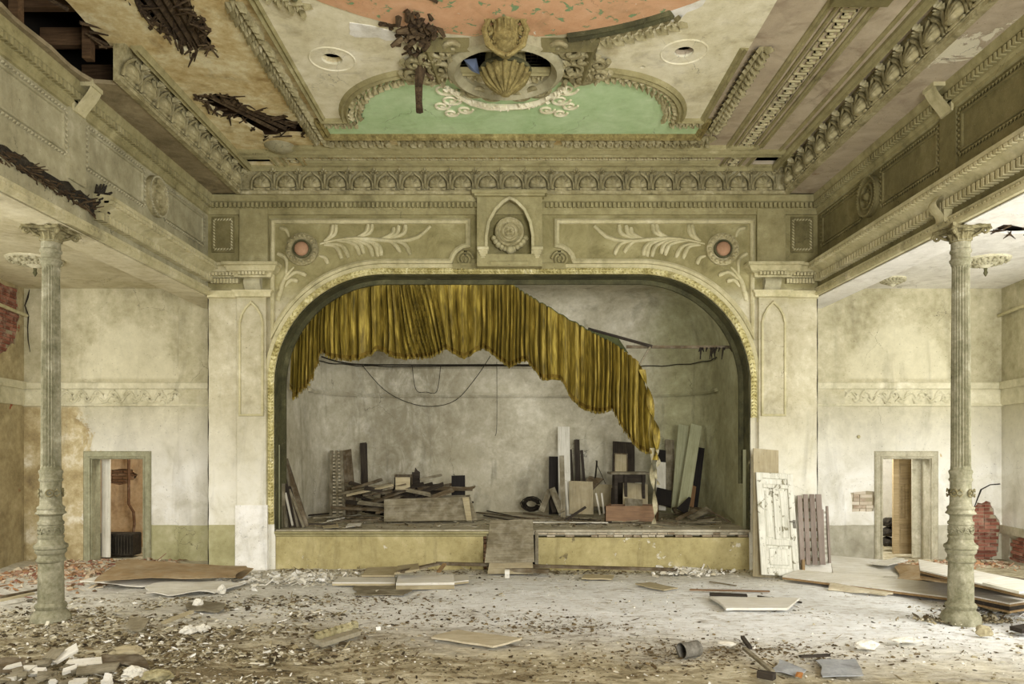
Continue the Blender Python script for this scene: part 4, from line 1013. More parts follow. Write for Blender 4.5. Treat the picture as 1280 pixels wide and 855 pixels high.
# oblique outer walls, pierced further on by the window bays that light the aisles
def outer_wall(sg, nm):
    xe = 9.36; k = .137
    def to3(u, v, d): return Vector((sg*(xe-k*u+d), YB-u, v))      # u = distance towards the viewer
    bz = lambda y, Y: EYE+(HY-y)*Y/FP
    if sg < 0: pol = [rag([(.25, 5.15), (1.6, 5.15), (1.6, 3.7), (1.0, 3.5), (.75, 3.9), (.35, 4.1), (.12, 4.6)], .05, 4)]
    else: pol = [rag([(.25, 0.05), (.3, .45), (.9, .6), (1.4, .4), (1.4, .05)], .04, 4)]
    win = [[(3.2, .9), (3.2, 4.4), (5.4, 4.4), (5.4, .9)], [(8.2, .9), (8.2, 4.4), (10.4, 4.4), (10.4, .9)]]
    o = plate('wall_outer_'+nm, [(-.1, -.1), (12.4, -.1), (12.4, 5.3), (-.1, 5.3)], pol+win, .04, to3, M['side'] if sg > 0 else M['ochre_outer'], kind='structure')
    m = MB(); m.add([to3(u, v, d) for d in (.04, .3) for u, v in ((-.1, -.1), (3.2, -.1), (3.2, 5.3), (-.1, 5.3))], [(0, 1, 2, 3), (4, 5, 6, 7), (0, 1, 5, 4), (1, 2, 6, 5), (2, 3, 7, 6), (3, 0, 4, 7)]); m.build('wall_core', M['mortar'], o)
    pp = pol[0]; f = pip(inset(pp, sum(p[0] for p in pp)/len(pp), sum(p[1] for p in pp)/len(pp), 1.04))
    bricks(o, M['brick'], f, 0, 1.6, min(p[1] for p in pp), max(p[1] for p in pp), lambda u, v, d: to3(u, v, .03-d), depth=.015)
    m = MB(); m.add([to3(u, v, d) for d in (-.09, 0) for u, v in ((0, BZ(487)), (3, BZ(487)), (3, BZ(478)), (0, BZ(478)))]+[], [(0, 1, 2, 3), (4, 5, 6, 7), (0, 1, 5, 4), (1, 2, 6, 5), (2, 3, 7, 6), (3, 0, 4, 7)])
    m.add([to3(u, v, d) for d in (-.04, 0) for u, v in ((0, BZ(507)), (3, BZ(507)), (3, BZ(487)), (0, BZ(487)))], [(0, 1, 2, 3), (4, 5, 6, 7), (0, 1, 5, 4), (1, 2, 6, 5), (2, 3, 7, 6), (3, 0, 4, 7)]); m.build('frieze', M['frieze'], o)
    if sg > 0:
        m = MB(); m.add([to3(u, v, d) for d in (-.04, 0) for u, v in ((0, BZ(666)), (3, BZ(666)), (3, BZ(656)), (0, BZ(656)))], [(0, 1, 2, 3), (4, 5, 6, 7), (0, 1, 5, 4), (1, 2, 6, 5), (2, 3, 7, 6), (3, 0, 4, 7)]); m.build('chair_rail', M['framegrey'], o)
    q = BZ(395); m = MB(); m.tube([to3(0, q, -.06), to3(.9, q+.03, -.06), to3(3, q+.08, -.06)], .035, 8); m.build('conduit', M['trimlight'], o, smooth=60)
M['ochre_outer'] = aged('ochre_peeling_outer_wall', ['#7d7052', '#9c8e6a', '#b6a882', '#cabd9a'], gamt=.5, peel=[('#9a5a40', .66), ('#d8cba8', .68)], pscale=2.2)
outer_wall(-1, 'left'); outer_wall(1, 'right')
# stucco rosettes with pendants on the aisle ceilings
def rosette(x, y, z, r, lab, cl=None, worn=False):
    e = empty('ceiling_rosette', (x, y, z), lab, 'ceiling rosette', 'aisle ceiling rosettes')
    m = MB(); c = Vector((x, y, z)); m.lathe([(r, 0), (r, -.02), (r*.93, -.035), (r*.86, -.02), (r*.8, -.03), (r*.5, -.07), (r*.3, -.10), (r*.14, -.14), (.01, -.15)], 32, c=c); m.build('rose', M['frieze'], e, smooth=40)
    m = MB()
    for k in range(20):
        a = 2*PI*k/20
        for q, s_ in ((.88, .035), (.62, .045), (.38, .035)): 
            p = c+Vector((r*q*math.cos(a+q), r*q*math.sin(a+q), -.03-.09*(1-q))); m.lathe([(s_, .02), (s_*.8, -.015), (.004, -.03)], 6, c=p)
    m.build('leaf_boss', M['cream_left'], e, smooth=50)
    if not worn:
        m = MB(); m.lathe([(.03, 0), (.022, -.05), (.035, -.08), (.012, -.13), (.003, -.14)], 10, c=c+Vector((0, 0, -.14))); m.build('pendant', M['arch_green'], e, smooth=50)
rosette(7.67, 12.2, 5.2, .36, 'white stucco rosette with drooping pendant on the right aisle ceiling beside the column')
rosette(-7.75, 12.2, 5.2, .42, 'stucco rosette with dark pendant on the left aisle ceiling behind the column')
rosette(6.85, 13.55, 5.2, .22, 'worn stained rosette at the far end of the right aisle ceiling', worn=True)

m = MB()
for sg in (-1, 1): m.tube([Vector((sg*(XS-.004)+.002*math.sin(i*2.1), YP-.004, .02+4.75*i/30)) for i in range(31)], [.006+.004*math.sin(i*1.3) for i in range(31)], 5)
m.build('corner_shade_line', M['soot_and_shade'], P0)  # dark tubes standing in for the shadow line at each pier corner
# ---- rooms behind the two doors
m = MB(); m.box(-9.4, -9.3, 14.7, 17.1, -.1, 3); m.box(-5.6, -5.5, 14.7, 17.1, -.1, 3); m.box(-9.4, -5.5, 14.7, 17.1, 2.9, 3)
m.add([(-9.4, 17.1, -.1), (-5.5, 17.1, -.1), (-5.5, 17.1, 3), (-9.4, 17.1, 3)], [(0, 1, 2, 3)])
bp = rag([((x-CX)*16.7/FP, EYE+(HY-y)*16.7/FP) for x, y in [(129, 586), (166, 586), (172, 594), (160, 604), (129, 606)]], .03, 3)
rl = m.build('wall_back_room_left', M['ochre_wall'], kind='structure')
f = lambda u, v, d: (u, 16.66+d, v)
b = plate('room_plaster', [(-9.3, -.1), (-5.6, -.1), (-5.6, 2.9), (-9.3, 2.9)], [bp], .05, f, M['ochre_wall'], rl)
bricks(rl, M['brick_brown'], pip(inset(bp, sum(p[0] for p in bp)/len(bp), sum(p[1] for p in bp)/len(bp), 1.05)), min(p[0] for p in bp), max(p[0] for p in bp), min(p[1] for p in bp), max(p[1] for p in bp), lambda u, v, d: (u, 16.7-d, v), depth=.02)
Q = lambda x, y, Y=16.55: P(x, y, Y)
m = MB(); m.tube([Q(161, 560), Q(161, 630), Q(167, 640), Q(168, 655), Q(166, 672)], .03, 7); m.build('drain_pipe', M['brick_brown'], label='thin rusty pipe running down the ochre wall behind the left doorway', cat='pipe')
e = empty('radiator', P(145, 695, 15), 'black sooty box radiator behind the left doorway', 'radiator')
m = MB(); a, b_ = Q(122, 700, 14.95), Q(166, 667, 14.95); m.box(a.x, b_.x, 14.95, 15.3, .0, b_.z, bev=.02); m.build('body', M['soot_and_shade'], e)
m = MB()
for k in range(12): x = a.x+.03+(b_.x-a.x-.06)*k/11; m.box(x-.012, x+.012, 14.92, 14.96, .05, b_.z-.03, bev=.004)
m.build('fin', M['soot_and_shade'], e)
m = MB(); m.box(5.6, 5.7, 14.7, 17.1, -.1, 3); m.box(9.9, 10, 14.7, 17.1, -.1, 3); m.box(5.6, 10, 14.7, 17.1, 2.9, 3); m.box(5.6, 10, 17, 17.1, -.1, 3)
rwr = m.build('wall_back_room_right', M['white_room'], kind='structure')
area('back_room_fill_left', (-6.5, 15.2, 2.6), (-7.8, 16.6, 1.0), 1.0, .8, 45, (1, .95, .85))  # unseen lights added to brighten the two closed back rooms
area('back_room_fill_right', (6.4, 15.6, 2.5), (8.0, 16.6, 1.2), 1.0, .8, 90, (1, .98, .95))

# ---- stage
ZS = .69
pl = [(-4.25, YP+.3), (-4.25, 15.6)]+arc(-2.85, 15.8, 1.4, PI, PI/2, 12)+[(-1.5, 17.2), (0, 17.2), (1.5, 17.2)]+arc(2.85, 15.8, 1.4, PI/2, 0, 12)+[(4.25, 15.6), (4.25, YP+.3)]
lv = [(0, ZS-.1), (0, 2.0), (0, 3.34), (0, 4.2)]+[(1.1*(1-math.cos(t)), 4.2+1.35*math.sin(t)) for t in [PI/2*i/8 for i in range(1, 9)]]
m = MB(); vs = []
for off, z in lv:
    for i, (x, y) in enumerate(pl):
        a = Vector(pl[max(i-1, 0)]); b_ = Vector(pl[min(i+1, len(pl)-1)]); t = (b_-a).normalized(); n_ = Vector((t.y, -t.x))
        k = off if YP+.4 < y else 0
        vs.append((x+n_.x*off, max(YP+.3, y+n_.y*off), z))
n = len(pl)
m.add(vs, [(j*n+i, j*n+i+1, (j+1)*n+i+1, (j+1)*n+i) for j in range(len(lv)-1) for i in range(n-1)]+[tuple((len(lv)-1)*n+i for i in range(n))])
m.add([(-4.3, YP+.33, .5), (4.3, YP+.33, .5)], [])
sw = m.build('wall_stage', M['stage_wall'], smooth=50, kind='structure', fix=False)
def wline(z, r, nm, off=.03, drop=0, i0=2, i1=None):
    q = []
    for i in range(1, n-1):
        x, y = pl[i]; t = (Vector(pl[i+1])-Vector(pl[i-1])).normalized(); q.append(Vector((x+t.y*off, y-t.x*off, z+drop*math.sin(i*1.7))))
    m = MB(); m.tube(q, r, 5); return m.build(nm, M['wire'] if r < .014 else M['stage_wall'], sw)
wline(3.36, .045, 'wall_moulding', .03); wline(4.02, .012, 'wall_wire', .03, .012)
m = MB(); m.box(-4.5, 4.5, YP+.04, 17.6, ZS-.08, ZS); m.box(-4.2, PX(611), YP-.0, YP+.1, ZS-.02, ZS+.012, bev=.01); m.box(PX(670), 4.18, YP-.02, YP+.1, ZS-.03, ZS+.012, bev=.01)
st = m.build('floor_stage', M['w_grey_floor'] if 'w_grey_floor' in M else aged('dusty_stage_boards', ['#837b66', '#a29a84', '#bcb5a0', '#d0cab8'], crack=0, sc=1.5), kind='structure')
m = MB(); m.box(-4.19, PX(604), YP+.03, YP+.3, -.1, ZS-.09)
ri = m.build('wall_riser', M['riser'], kind='structure')
m = MB(); m.box(PX(672), 4.18, YP+.03, YP+.3, -.1, ZS-.13); m.build('riser_panel', M['riser'], ri)
m = MB(); m.sweep([(-4.19, YP+.03, 0), (PX(611), YP+.03, 0)], [(0, ZS-.11), (.03, ZS-.10), (.035, ZS-.07), (.07, ZS-.05), (.075, ZS-.02), (0, ZS-.01)][::1], (0, 0, 1))
m2 = MB(); m2.add([(p.x, 2*(YP+.03)-p.y, p.z) for p in m.v], m.f); m2.build('ledge_moulding', M['cream'], ri, smooth=30)
rr = random.Random(9); 
# broken masonry: right of the left riser and the course under the right-hand stage edge
def stones(x0, x1, z0, z1, w_, h, mat, y=YP+.03, sk=.0):
    z = z0
    while z < z1-.01:
        x = x0
        while x < x1:
            ww = w_*rr.uniform(.7, 1.2); xx = min(x+ww, x1+.02)
            if rr.random() < sk: x = xx; continue
            b = MB(); b.box(x+.006, xx-.006, y-rr.uniform(-.02, .03), y+.2, z+.004, min(z+h, z1)-.004, bev=.008); b.build('brick', mat, ri); x = xx
        z += h
stones(PX(604), PX(611), 0, ZS-.06, .1, .075, M['brick_brown']); stones(PX(672), PX(935), ZS-.125, ZS-.035, .17, .045, M['brick_dusty'], sk=.2)
m = MB(); m.box(PX(604), PX(672), YP+.5, YP+.6, 0, ZS-.08); m.build('gap_back', M['dark'], ri)
for xx in (610.5, 671): m = MB(); m.box(PX(xx)-.03, PX(xx)+.03, YP-.01, YP+.06, -.05, ZS-.02, bev=.006); m.build('gap_post', M['w_grey'], ri)

# ================================================================ THINGS
def zf(x, y): return fz(x, y)
# ---- cast iron columns
def column(x, lab):
    Y0 = 9.2; PM = FP/Y0; k = 1/(4.07*PM)
    e = empty('column', (x, Y0, 0), lab, 'column', 'cast iron columns under the side beams')
    zz = lambda cy: 2.1-((570+cy/4.07)-563)/PM
    def part(nm, pr, mat=M['column'], n=36, fl=None, par=None, sm=35):
        m = MB(); m.lathe(pr, n, c=(x, Y0, 0), flute=fl); return m.build(nm, mat, e, smooth=sm)
    pf = lambda L: [(h*k, zz(c)) for c, h in L]
    part('base', pf([(850, 92), (815, 92), (800, 86), (788, 74), (776, 66), (768, 72), (758, 74), (750, 70), (742, 60), (734, 60)]))
    part('lower_shaft', pf([(736, 60), (640, 59), (538, 57)]))
    part('ring_moulding', pf([(540, 58), (534, 66), (526, 68), (520, 64), (514, 60), (500, 60), (494, 66), (488, 70), (478, 72), (472, 68), (468, 76), (458, 78), (450, 76), (446, 68), (438, 60), (428, 57), (418, 56)]))
    part('band_collar', pf([(420, 56), (414, 60), (404, 60), (400, 54), (350, 54), (346, 60), (334, 60), (330, 54), (322, 51)]))
    m = MB()
    for j in range(12):
        a = 2*PI*j/12; c = Vector((x+.133*math.cos(a), Y0+.133*math.sin(a), zz(375))); t = Vector((-math.sin(a), math.cos(a), 0)); sg = 1 if j % 2 else -1
        m.tube([c+t*(.045*math.cos(q))*(1-q/9)+Vector((0, 0, sg*.042*math.sin(q)*(1-q/9))) for q in [i*.7 for i in range(9)]], .010, 5)
        m.tube([c-t*.03+Vector((0, 0, .045)), c+t*.03-Vector((0, 0, .045))], .008, 5)
    m.build('scroll_band', M['column'], e, smooth=60)
    part('upper_ring', pf([(324, 51), (305, 50), (298, 56), (292, 70), (286, 68), (280, 62), (272, 60), (266, 64), (258, 62), (250, 52), (242, 50)]))
    part('middle_shaft', pf([(244, 50), (130, 48)]))
    for j in range(4):
        a = -PI/2+j*PI/2+.45; c = Vector((x+.122*math.cos(a), Y0+.122*math.sin(a), zz(187)))
        mt = Matrix.Translation(c) @ Matrix.Rotation(a, 4, 'Z') @ Matrix.Rotation(PI/2, 4, 'Y')
        m = MB(); m.tube([mt @ Vector((.042*math.cos(q), .042*math.sin(q), .004)) for q in [2*PI*i/16 for i in range(17)]], .011, 6, caps=False)
        m.lathe([(.02, 0), (.016, .012), (.003, .016)], 10, mat=mt)
        for s_ in (-1, 1): m.tube([mt @ Vector((s_*.02, .05, 0)), mt @ Vector((s_*.045, .075, 0)), mt @ Vector((s_*.01, .10, -.01))], [.008, .012, .008], 5)
        m.build('roundel', M['capital'], e, smooth=50)
    part('shaft_collar', pf([(132, 48), (124, 54), (116, 55), (112, 50), (98, 50), (90, 52), (82, 55), (74, 54), (68, 48)]))
    z0, z1 = zz(68), 2.1+(563-332)/PM
    m = MB(); m.lathe([(.112, z0), (.112, z0+.03), (.110, z0+.05), (.105, (z0+z1)/2), (.097, z1-.05), (.099, z1-.02), (.099, z1)], 120, c=(x, Y0, 0), flute=(z0+.04, z1-.04, 20, .17)); m.build('fluted_shaft', M['column'], e, smooth=25)
    zc = lambda cy: 2.1+(563-(270+cy/6.577))/PM; kk = 1/(6.577*PM)
    part('neck', [(h*kk, zc(c)) for c, h in [(412, 66), (408, 70), (385, 76), (378, 82), (362, 83), (356, 74), (345, 71), (312, 71), (304, 79), (294, 82), (284, 80), (278, 72), (215, 72), (208, 78)]])
    # capital: bell, leaves, volutes, abacus
    b0 = zc(210); top = ZB-.0
    cap = MB(); cap.lathe([(.11, b0-.02), (.112, b0+.03), (.13, b0+.08), (.17, b0+.13), (.19, top-.03)], 24, c=(x, Y0, 0)); cap = cap.build('capital', M['capital'], e, smooth=40)
    def leaf(a, h, w_, out, z):
        m = MB(); d = Vector((math.cos(a), math.sin(a), 0)); t = Vector((-math.sin(a), math.cos(a), 0))
        def fn(u, v):
            s_ = v-.5; r = .115+out*(u**1.8)+(.03 if u > .85 else 0)*(u-.85)/.15; zz_ = z+h*math.sin(min(u, 1)*PI*.60)/math.sin(PI*.6)*1.0 if u < .85 else z+h*(1-.9*(u-.85))
            ww = w_*math.sin(PI*(.22+.70*u))*(1+.22*math.cos(u*22))
            return Vector((x, Y0, zz_))+d*(r-.05*(s_*2)**2+.012*math.cos(v*PI*8))+t*s_*ww
        m.grid(fn, 10, 6); o = m.build('leaf', M['capital'], cap, smooth=60); o.location = -Vector((0, 0, 0)); return o
    for j in range(8): leaf(2*PI*j/8, .09, .12, .09, b0-.01)
    for j in range(8): leaf(2*PI*(j+.5)/8, .15, .13, .17, b0)
    m = MB()
    for j in range(4):
        a = PI/4+j*PI/2; d = Vector((math.cos(a), math.sin(a), 0)); c = Vector((x, Y0, top-.075))+d*.27
        m.tube([c+d*(.05*math.cos(q)*(1-q/11))+Vector((0, 0, .055*math.sin(q)*(1-q/11))) for q in [i*.6 for i in range(16)]], .018, 6)
        m.tube([Vector((x, Y0, b0+.04))+d*.13, Vector((x, Y0, top-.09))+d*.2, c+Vector((0, 0, .05))], [.02, .022, .02], 6)
    m.build('volute', M['capital'], cap, smooth=60)
    m = MB(); q = []
    for j in range(4):
        a = PI/4+j*PI/2; p0 = Vector((math.cos(a), math.sin(a)))*.32; p1 = Vector((math.cos(a+PI/2), math.sin(a+PI/2)))*.32
        for i in range(6): f = i/6; p = p0.lerp(p1, f)*(1-.22*math.sin(f*PI)); q.append(p)
    vs = [(x+p.x, Y0+p.y, z) for z in (top-.05, top+.01) for p in q]; nn = len(q)
    m.add(vs, [tuple(range(nn))[::-1], tuple(range(nn, 2*nn))]+[(i, (i+1) % nn, nn+(i+1) % nn, nn+i) for i in range(nn)]); m.build('abacus', M['capital'], cap)
    return e
column(-5.65, 'left grey green cast iron column with fluted shaft, ornate rings and leafy capital')
column(5.48, 'right chipped cast iron column with fluted shaft, rubble round its base and leafy capital')

# ---- gold curtain
def lerp_pts(pts, x):
    if x <= pts[0][0]: return pts[0][1]
    for (a, b), (c, d) in zip(pts, pts[1:]):
        if x <= c: return b+(d-b)*(x-a)/(c-a)
    return pts[-1][1]
TOP = [(364, 392), (372, 378), (385, 365), (400, 356), (420, 352), (637, 352), (650, 362), (690, 386), (735, 412), (770, 430), (800, 454), (803, 462), (808, 485), (815, 515), (820, 548), (823, 560)]
BOT = [(364, 485), (368, 501), (380, 490), (392, 475), (399, 449), (402, 441), (410, 447), (420, 450), (435, 451), (450, 450), (462, 445), (472, 438), (480, 439), (488, 446), (505, 449), (525, 449), (540, 447), (550, 441), (556, 436), (566, 442), (580, 449), (592, 442), (604, 435), (618, 444), (632, 456), (638, 460), (652, 452), (658, 451), (668, 463), (677, 476), (690, 474), (700, 474), (708, 488), (716, 502), (728, 511), (745, 517), (757, 516), (766, 512), (774, 528), (784, 546), (797, 562), (806, 567), (813, 566), (820, 563), (824, 560)]
YC = 13.78
cr = random.Random(12); ph = [0]; 
for i in range(1200): ph.append(ph[-1]+(.62+.35*math.sin(i*.021)+.18*math.sin(i*.13+1))*.36)
def fold(x, v):
    g = math.exp(-((x-528)/30)**2)
    xx = x+g*(v*22-8)*-1.2
    i = max(0, min(1199, (xx-360)*2.4)); k = int(i); p = ph[k]+(ph[min(k+1, 1199)]-ph[k])*(i-k)
    a = .07+.035*v+.02*math.sin(x*.3); s_ = 2*abs(math.sin(p*.8))**.75-1.2
    return -(a*(s_+.22*math.sin(p*3.7+1+v*1.2)+.3*math.sin(p*.55+v*2)))
ce = empty('curtain', (PX(590), YC, 4.6), 'torn gold velvet stage curtain valance sagging down to the right', 'curtain')
NU, NV = 620, 22
def cf(u, v, vo=0):
    x = 364+(823.5-364)*u; t, b = lerp_pts(TOP, x), lerp_pts(BOT, x); y = t+(b-t)*v
    xs = x+1.2*math.sin(v*5+x*.05)*v+(6*math.sin((x-400)*.02)*v*(1 if x < 640 else .4))*0
    p = P(xs, y, YC); p.y = YC+fold(x, v)+vo+(.10*math.sin(v*3) if x > 800 else 0); return p
m = MB(); m.grid(lambda u, v: cf(u, v*.93), NU, NV); m.build('drape', M['velvet'], ce, smooth=70, fix=False)
m = MB(); m.grid(lambda u, v: cf(u, .93+.05*v, -.012), NU, 2); m.build('hem', M['velvet_dark'], ce, smooth=70, fix=False)
m = MB(); rr = random.Random(6)
for i in range(900):
    u = (i+rr.random())/900; a = cf(u, .975, -.01); L = .045; m.tube([a, a+Vector((rr.uniform(-.003, .003), 0, -L))], [.009, .006], 3, caps=False)
m.build('fringe', M['velvet'], ce, kind='stuff')
m = MB(); m.grid(lambda u, v: cf(u*.90, .015*v, -.02-.01*v), 300, 1); m.build('heading_tape', M['cloth_green'], ce, smooth=60, fix=False)
# twisted torn strip hanging from the low corner
m = MB()
def strip(x0, y0, pts, w_, nm, mat, par=None, lab=None, cat=None):
    m = MB(); n_ = len(pts)
    def fn(u, v):
        f = v*(n_-1); i = min(int(f), n_-2); t = f-i; x = pts[i][0]+(pts[i+1][0]-pts[i][0])*t; y = pts[i][1]+(pts[i+1][1]-pts[i][1])*t
        tw = v*9; p = P(x, y, YC-.03); q = (u-.5)*w_; return p+Vector((q*math.cos(tw), q*math.sin(tw)-.03, 0))
    m.grid(fn, 4, 50); return m.build(nm, mat, par, smooth=70, fix=False, label=lab, cat=cat)
strip(0, 0, [(802, 462), (810, 488), (814, 512), (820, 535), (821, 560), (818, 575)], .13, 'torn_edge', M['velvet'], ce)
strip(0, 0, [(815, 560), (814, 590), (817, 612), (819, 638), (817, 655)], .09, 'cloth_strip', M['rag'], None, 'pale torn cloth strip dangling below the low corner of the gold curtain', 'cloth')
strip(0, 0, [(821, 562), (823, 578), (818, 592), (823, 606)], .07, 'cloth_strip', M['rag'], None, 'short crumpled beige cloth end beside the long dangling strip', 'cloth')

def M3(A, B, up):
    X = (B-A).normalized(); Z = Vector(up)-X*X.dot(Vector(up)); Z.normalize(); Y = Z.cross(X)
    return Matrix(((X.x, Y.x, Z.x, A.x), (X.y, Y.y, Z.y, A.y), (X.z, Y.z, Z.z, A.z), (0, 0, 0, 1)))
br = random.Random(77)
def board(name, A, B, w_, t, mat, label=None, cat='board', up=(0, -1, 0), group=None, seg=None, bow=0, rag_=0, parent=None, w2=None):
    A, B = Vector(A), Vector(B); L = (B-A).length; n_ = seg or max(1, min(8, int(L/.35))); m = MB(); vs = []; w2 = w2 or w_
    for i in range(n_+1):
        f = i/n_; h = bow*math.sin(f*PI)*L; ww = w_+(w2-w_)*f; e = .004
        dx0 = br.uniform(-rag_, rag_) if i in (0, n_) else 0; dx1 = br.uniform(-rag_, rag_) if i in (0, n_) else 0
        vs += [(f*L+dx0, -ww/2, h), (f*L+dx1, ww/2, h+br.uniform(-e, e)), (f*L+dx1, ww/2, h+t), (f*L+dx0, -ww/2, h+t+br.uniform(-e, e)*.5)]
    fs = [(3, 2, 1, 0), (n_*4, n_*4+1, n_*4+2, n_*4+3)]+[(i*4+j, i*4+(j+1) % 4, i*4+4+(j+1) % 4, i*4+4+j) for i in range(n_) for j in range(4)]
    m.add(vs, fs); o = m.build(name, mat, None, label=label, cat=cat if not parent else None, group=group)
    Mx = M3(A, B, up)
    if parent: o.parent = parent; o.matrix_local = Matrix.Translation(-parent.location) @ Mx
    else: o.matrix_world = Mx
    return o
def leanpx(name, xb, yb, xt, yt, wpx, t, mat, label, Yb, Yt, cat='board', **k):
    """leaning board: foot and head read off the photo at their own distances"""
    A, B = P(xb, yb, Yb), P(xt, yt, Yt); w_ = wpx*(Yb+Yt)/2/FP
    return board(name, A, B, w_, t, mat, label, cat, **k)
def sheet(name, c4, t, mat, label=None, cat='sheet', warp=.02, n=8, rg=.0, group=None):
    c4 = [Vector(c) for c in c4]; m = MB(); o = sum(c4, Vector())/4
    def fn(u, v, dz):
        a = c4[0].lerp(c4[1], u); b_ = c4[3].lerp(c4[2], u); p = a.lerp(b_, v); p = p.copy()
        p.z += dz+warp*noise.noise(Vector((u*2.1+o.x, v*1.7+o.y, 1)))
        if rg: p.x += rg*noise.noise(p*3.1)*(1 if u in (0, 1) else 0); p.y += rg*noise.noise(p*4.3)*(1 if v in (0, 1) else 0)
        return p-o
    vs = [fn(i/n, j/n, dz) for dz in (0, t) for j in range(n+1) for i in range(n+1)]; N2 = (n+1)**2
    fs = [tuple(reversed((j*(n+1)+i, j*(n+1)+i+1, (j+1)*(n+1)+i+1, (j+1)*(n+1)+i))) for j in range(n) for i in range(n)]
    fs += [tuple(N2+q for q in (j*(n+1)+i, j*(n+1)+i+1, (j+1)*(n+1)+i+1, (j+1)*(n+1)+i)) for j in range(n) for i in range(n)]
    for i in range(n):
        fs += [(i, i+1, N2+i+1, N2+i), (n*(n+1)+i, n*(n+1)+i+1, N2+n*(n+1)+i+1, N2+n*(n+1)+i), (i*(n+1), (i+1)*(n+1), N2+(i+1)*(n+1), N2+i*(n+1)), (i*(n+1)+n, (i+1)*(n+1)+n, N2+(i+1)*(n+1)+n, N2+i*(n+1)+n)]
    m.add(vs, fs); ob = m.build(name, mat, label=label, cat=cat, group=group); ob.location = o
    return ob
SF = lambda x, y, z=.0: FL(x, y, ZS+.015+z)

# ---- curtain rigging behind the valance
m = MB(); m.tube([P(735, 411, 13.95), P(815, 433, 13.95)], .03, 6); m.build('batten', M['w_dark'], label='dark wooden batten sticking out from behind the top of the sagging curtain', cat='batten')
m = MB(); m.tube([P(813, 433, 13.95), P(800, 455, 13.9)], .022, 6); m.build('batten', M['w_grey'], label='short grey brace between the dark batten and the curtain corner', cat='batten')
m = MB(); m.tube([P(783, 433.5, 14.05), P(924, 434, 14.05)], .032, 6); m.build('curtain_pole', M['w_brown'], label='long horizontal wooden pole crossing the right upper stage opening', cat='pole')
m = MB(); A = P(736, 412, 13.93); m.add([A, P(772, 421, 13.93), P(786, 442, 13.95), P(760, 428, 14.0), P(772, 432, 13.98)], [(0, 1, 4), (1, 2, 4), (2, 3, 4), (3, 0, 4)]); m.build('lining_cloth', M['cloth_green'], label='dull green triangle of lining cloth under the dark batten', cat='cloth')
m = MB(); rr = random.Random(31)
for k in range(16):
    x = rr.choice([878, 882, 890, 893, 898, 899, 905, 912]) + rr.uniform(-3, 3); a = P(x, 434.5, 14.02); m.tube([a, a+Vector((rr.uniform(-.05, .05), 0, -rr.choice((.05, .08, .12, .22))))], [.02, .008], 4)
m.build('cobweb_rag', M['soot_and_shade'], label='black cobwebs and shreds hanging on the horizontal pole', cat='cobweb', kind='stuff')
def wire(pts, Y, r, lab, grp=None, jit=0):
    q = []
    P3 = [P(x, y, Y if not hasattr(Y, '__len__') else Y[i]) for i, (x, y) in enumerate(pts)]
    nseg = 24
    for k in range(nseg+1):
        f = k/nseg*(len(P3)-1); i = min(int(f), len(P3)-2); t = f-i
        p0, p1, p2, p3 = P3[max(i-1, 0)], P3[i], P3[i+1], P3[min(i+2, len(P3)-1)]
        q.append(.5*((2*p1)+(p2-p0)*t+(2*p0-5*p1+4*p2-p3)*t*t+(3*p1-p0-3*p2+p3)*t**3))
    m = MB(); m.tube(q, r, 4); return m.build('wire', M['wire'], label=lab, cat='wire', group=grp)
wire([(453, 457), (480, 487), (510, 503), (540, 508), (570, 500), (595, 472), (613, 445)], 16.9, .008, 'thin wire sagging in a wide loop across the stage back wall')
wire([(515, 456), (520, 487), (533, 490), (546, 489), (551, 456)], 16.9, .007, 'small wire hanging in a shallow U inside the wide loop')
wire([(621, 452), (621, 530), (619, 545)], 16.9, .006, 'fine wire hanging straight down right of the wide loop')
wire([(402, 446), (428, 453), (470, 456), (640, 456), (700, 457)], [15.9, 16.4, 17, 17.05, 17.05], .016, 'dark cable stretched across the stage back wall below the curtain')

# ---- lumber on the right half of the stage
W = 16.9
def stg(xb, yb, xt, yt, w_, t, mat, lab, Yb=None, Yt=None, nm='board', cat='board', **k):
    Yb = Yb or FP*(EYE-ZS-.015)/(yb-HY); return leanpx(nm, xb, yb, xt, yt, w_, t, M[mat], lab, Yb, Yt or min(Yb+.35, 17.05), cat, **k)
stg(692, 643, 692, 571, 12, .03, 'black', 'dark panel leaning left of the tall white board', 16.4)
stg(706, 645, 704.5, 534, 15, .03, 'w_white', 'tall white painted board leaning near the middle of the stage wall', 16.2, 17.0)
stg(704, 649, 702, 570, 6, .04, 'w_grey', 'narrow grey post standing in front of the tall white board', 15.7)
stg(710, 645, 707, 592, 2.4, .02, 'w_white', 'thin white lath standing between the grey post and beige panel', 15.8, cat='lath', nm='lath')
stg(718, 640, 713, 562, 3, .03, 'w_dark', 'thin dark plank right behind the tall white board', 16.8)
stg(723, 640, 721, 550, 6.5, .04, 'w_dark', 'tallest dark brown plank right of the white board', 16.7)
stg(733, 640, 727, 563, 3.5, .03, 'w_dark', 'slanting dark plank beside the tallest dark plank', 16.6)
stg(726.5, 643, 726, 602, 30, .02, 'w_beige', 'upright square beige panel in front of the dark planks', 15.8)
stg(756, 634, 755, 606, 29, .02, 'w_beige', 'second beige panel right of the first, partly behind white laths', 16.8)
stg(750, 644, 745, 617, 2, .02, 'w_white', 'left one of two white glazing laths in front of the second beige panel', 15.5, cat='lath', nm='lath')
stg(755, 643, 752, 617, 2, .02, 'w_white', 'right one of two white glazing laths in front of the second beige panel', 15.5, cat='lath', nm='lath')
stg(747, 607, 735, 598, 22, .03, 'w_brown', 'reddish brown triangular board lying across the panel tops', 16.5, 16.7, w2=.12, up=(0, -1, .2))
wire([(744, 598), (746, 578), (745, 577)], 16.6, .02, 'upright dark iron spike on the brown board'); wire([(745, 578), (757, 605)], 16.6, .007, 'thin stay wire slanting from the iron spike')
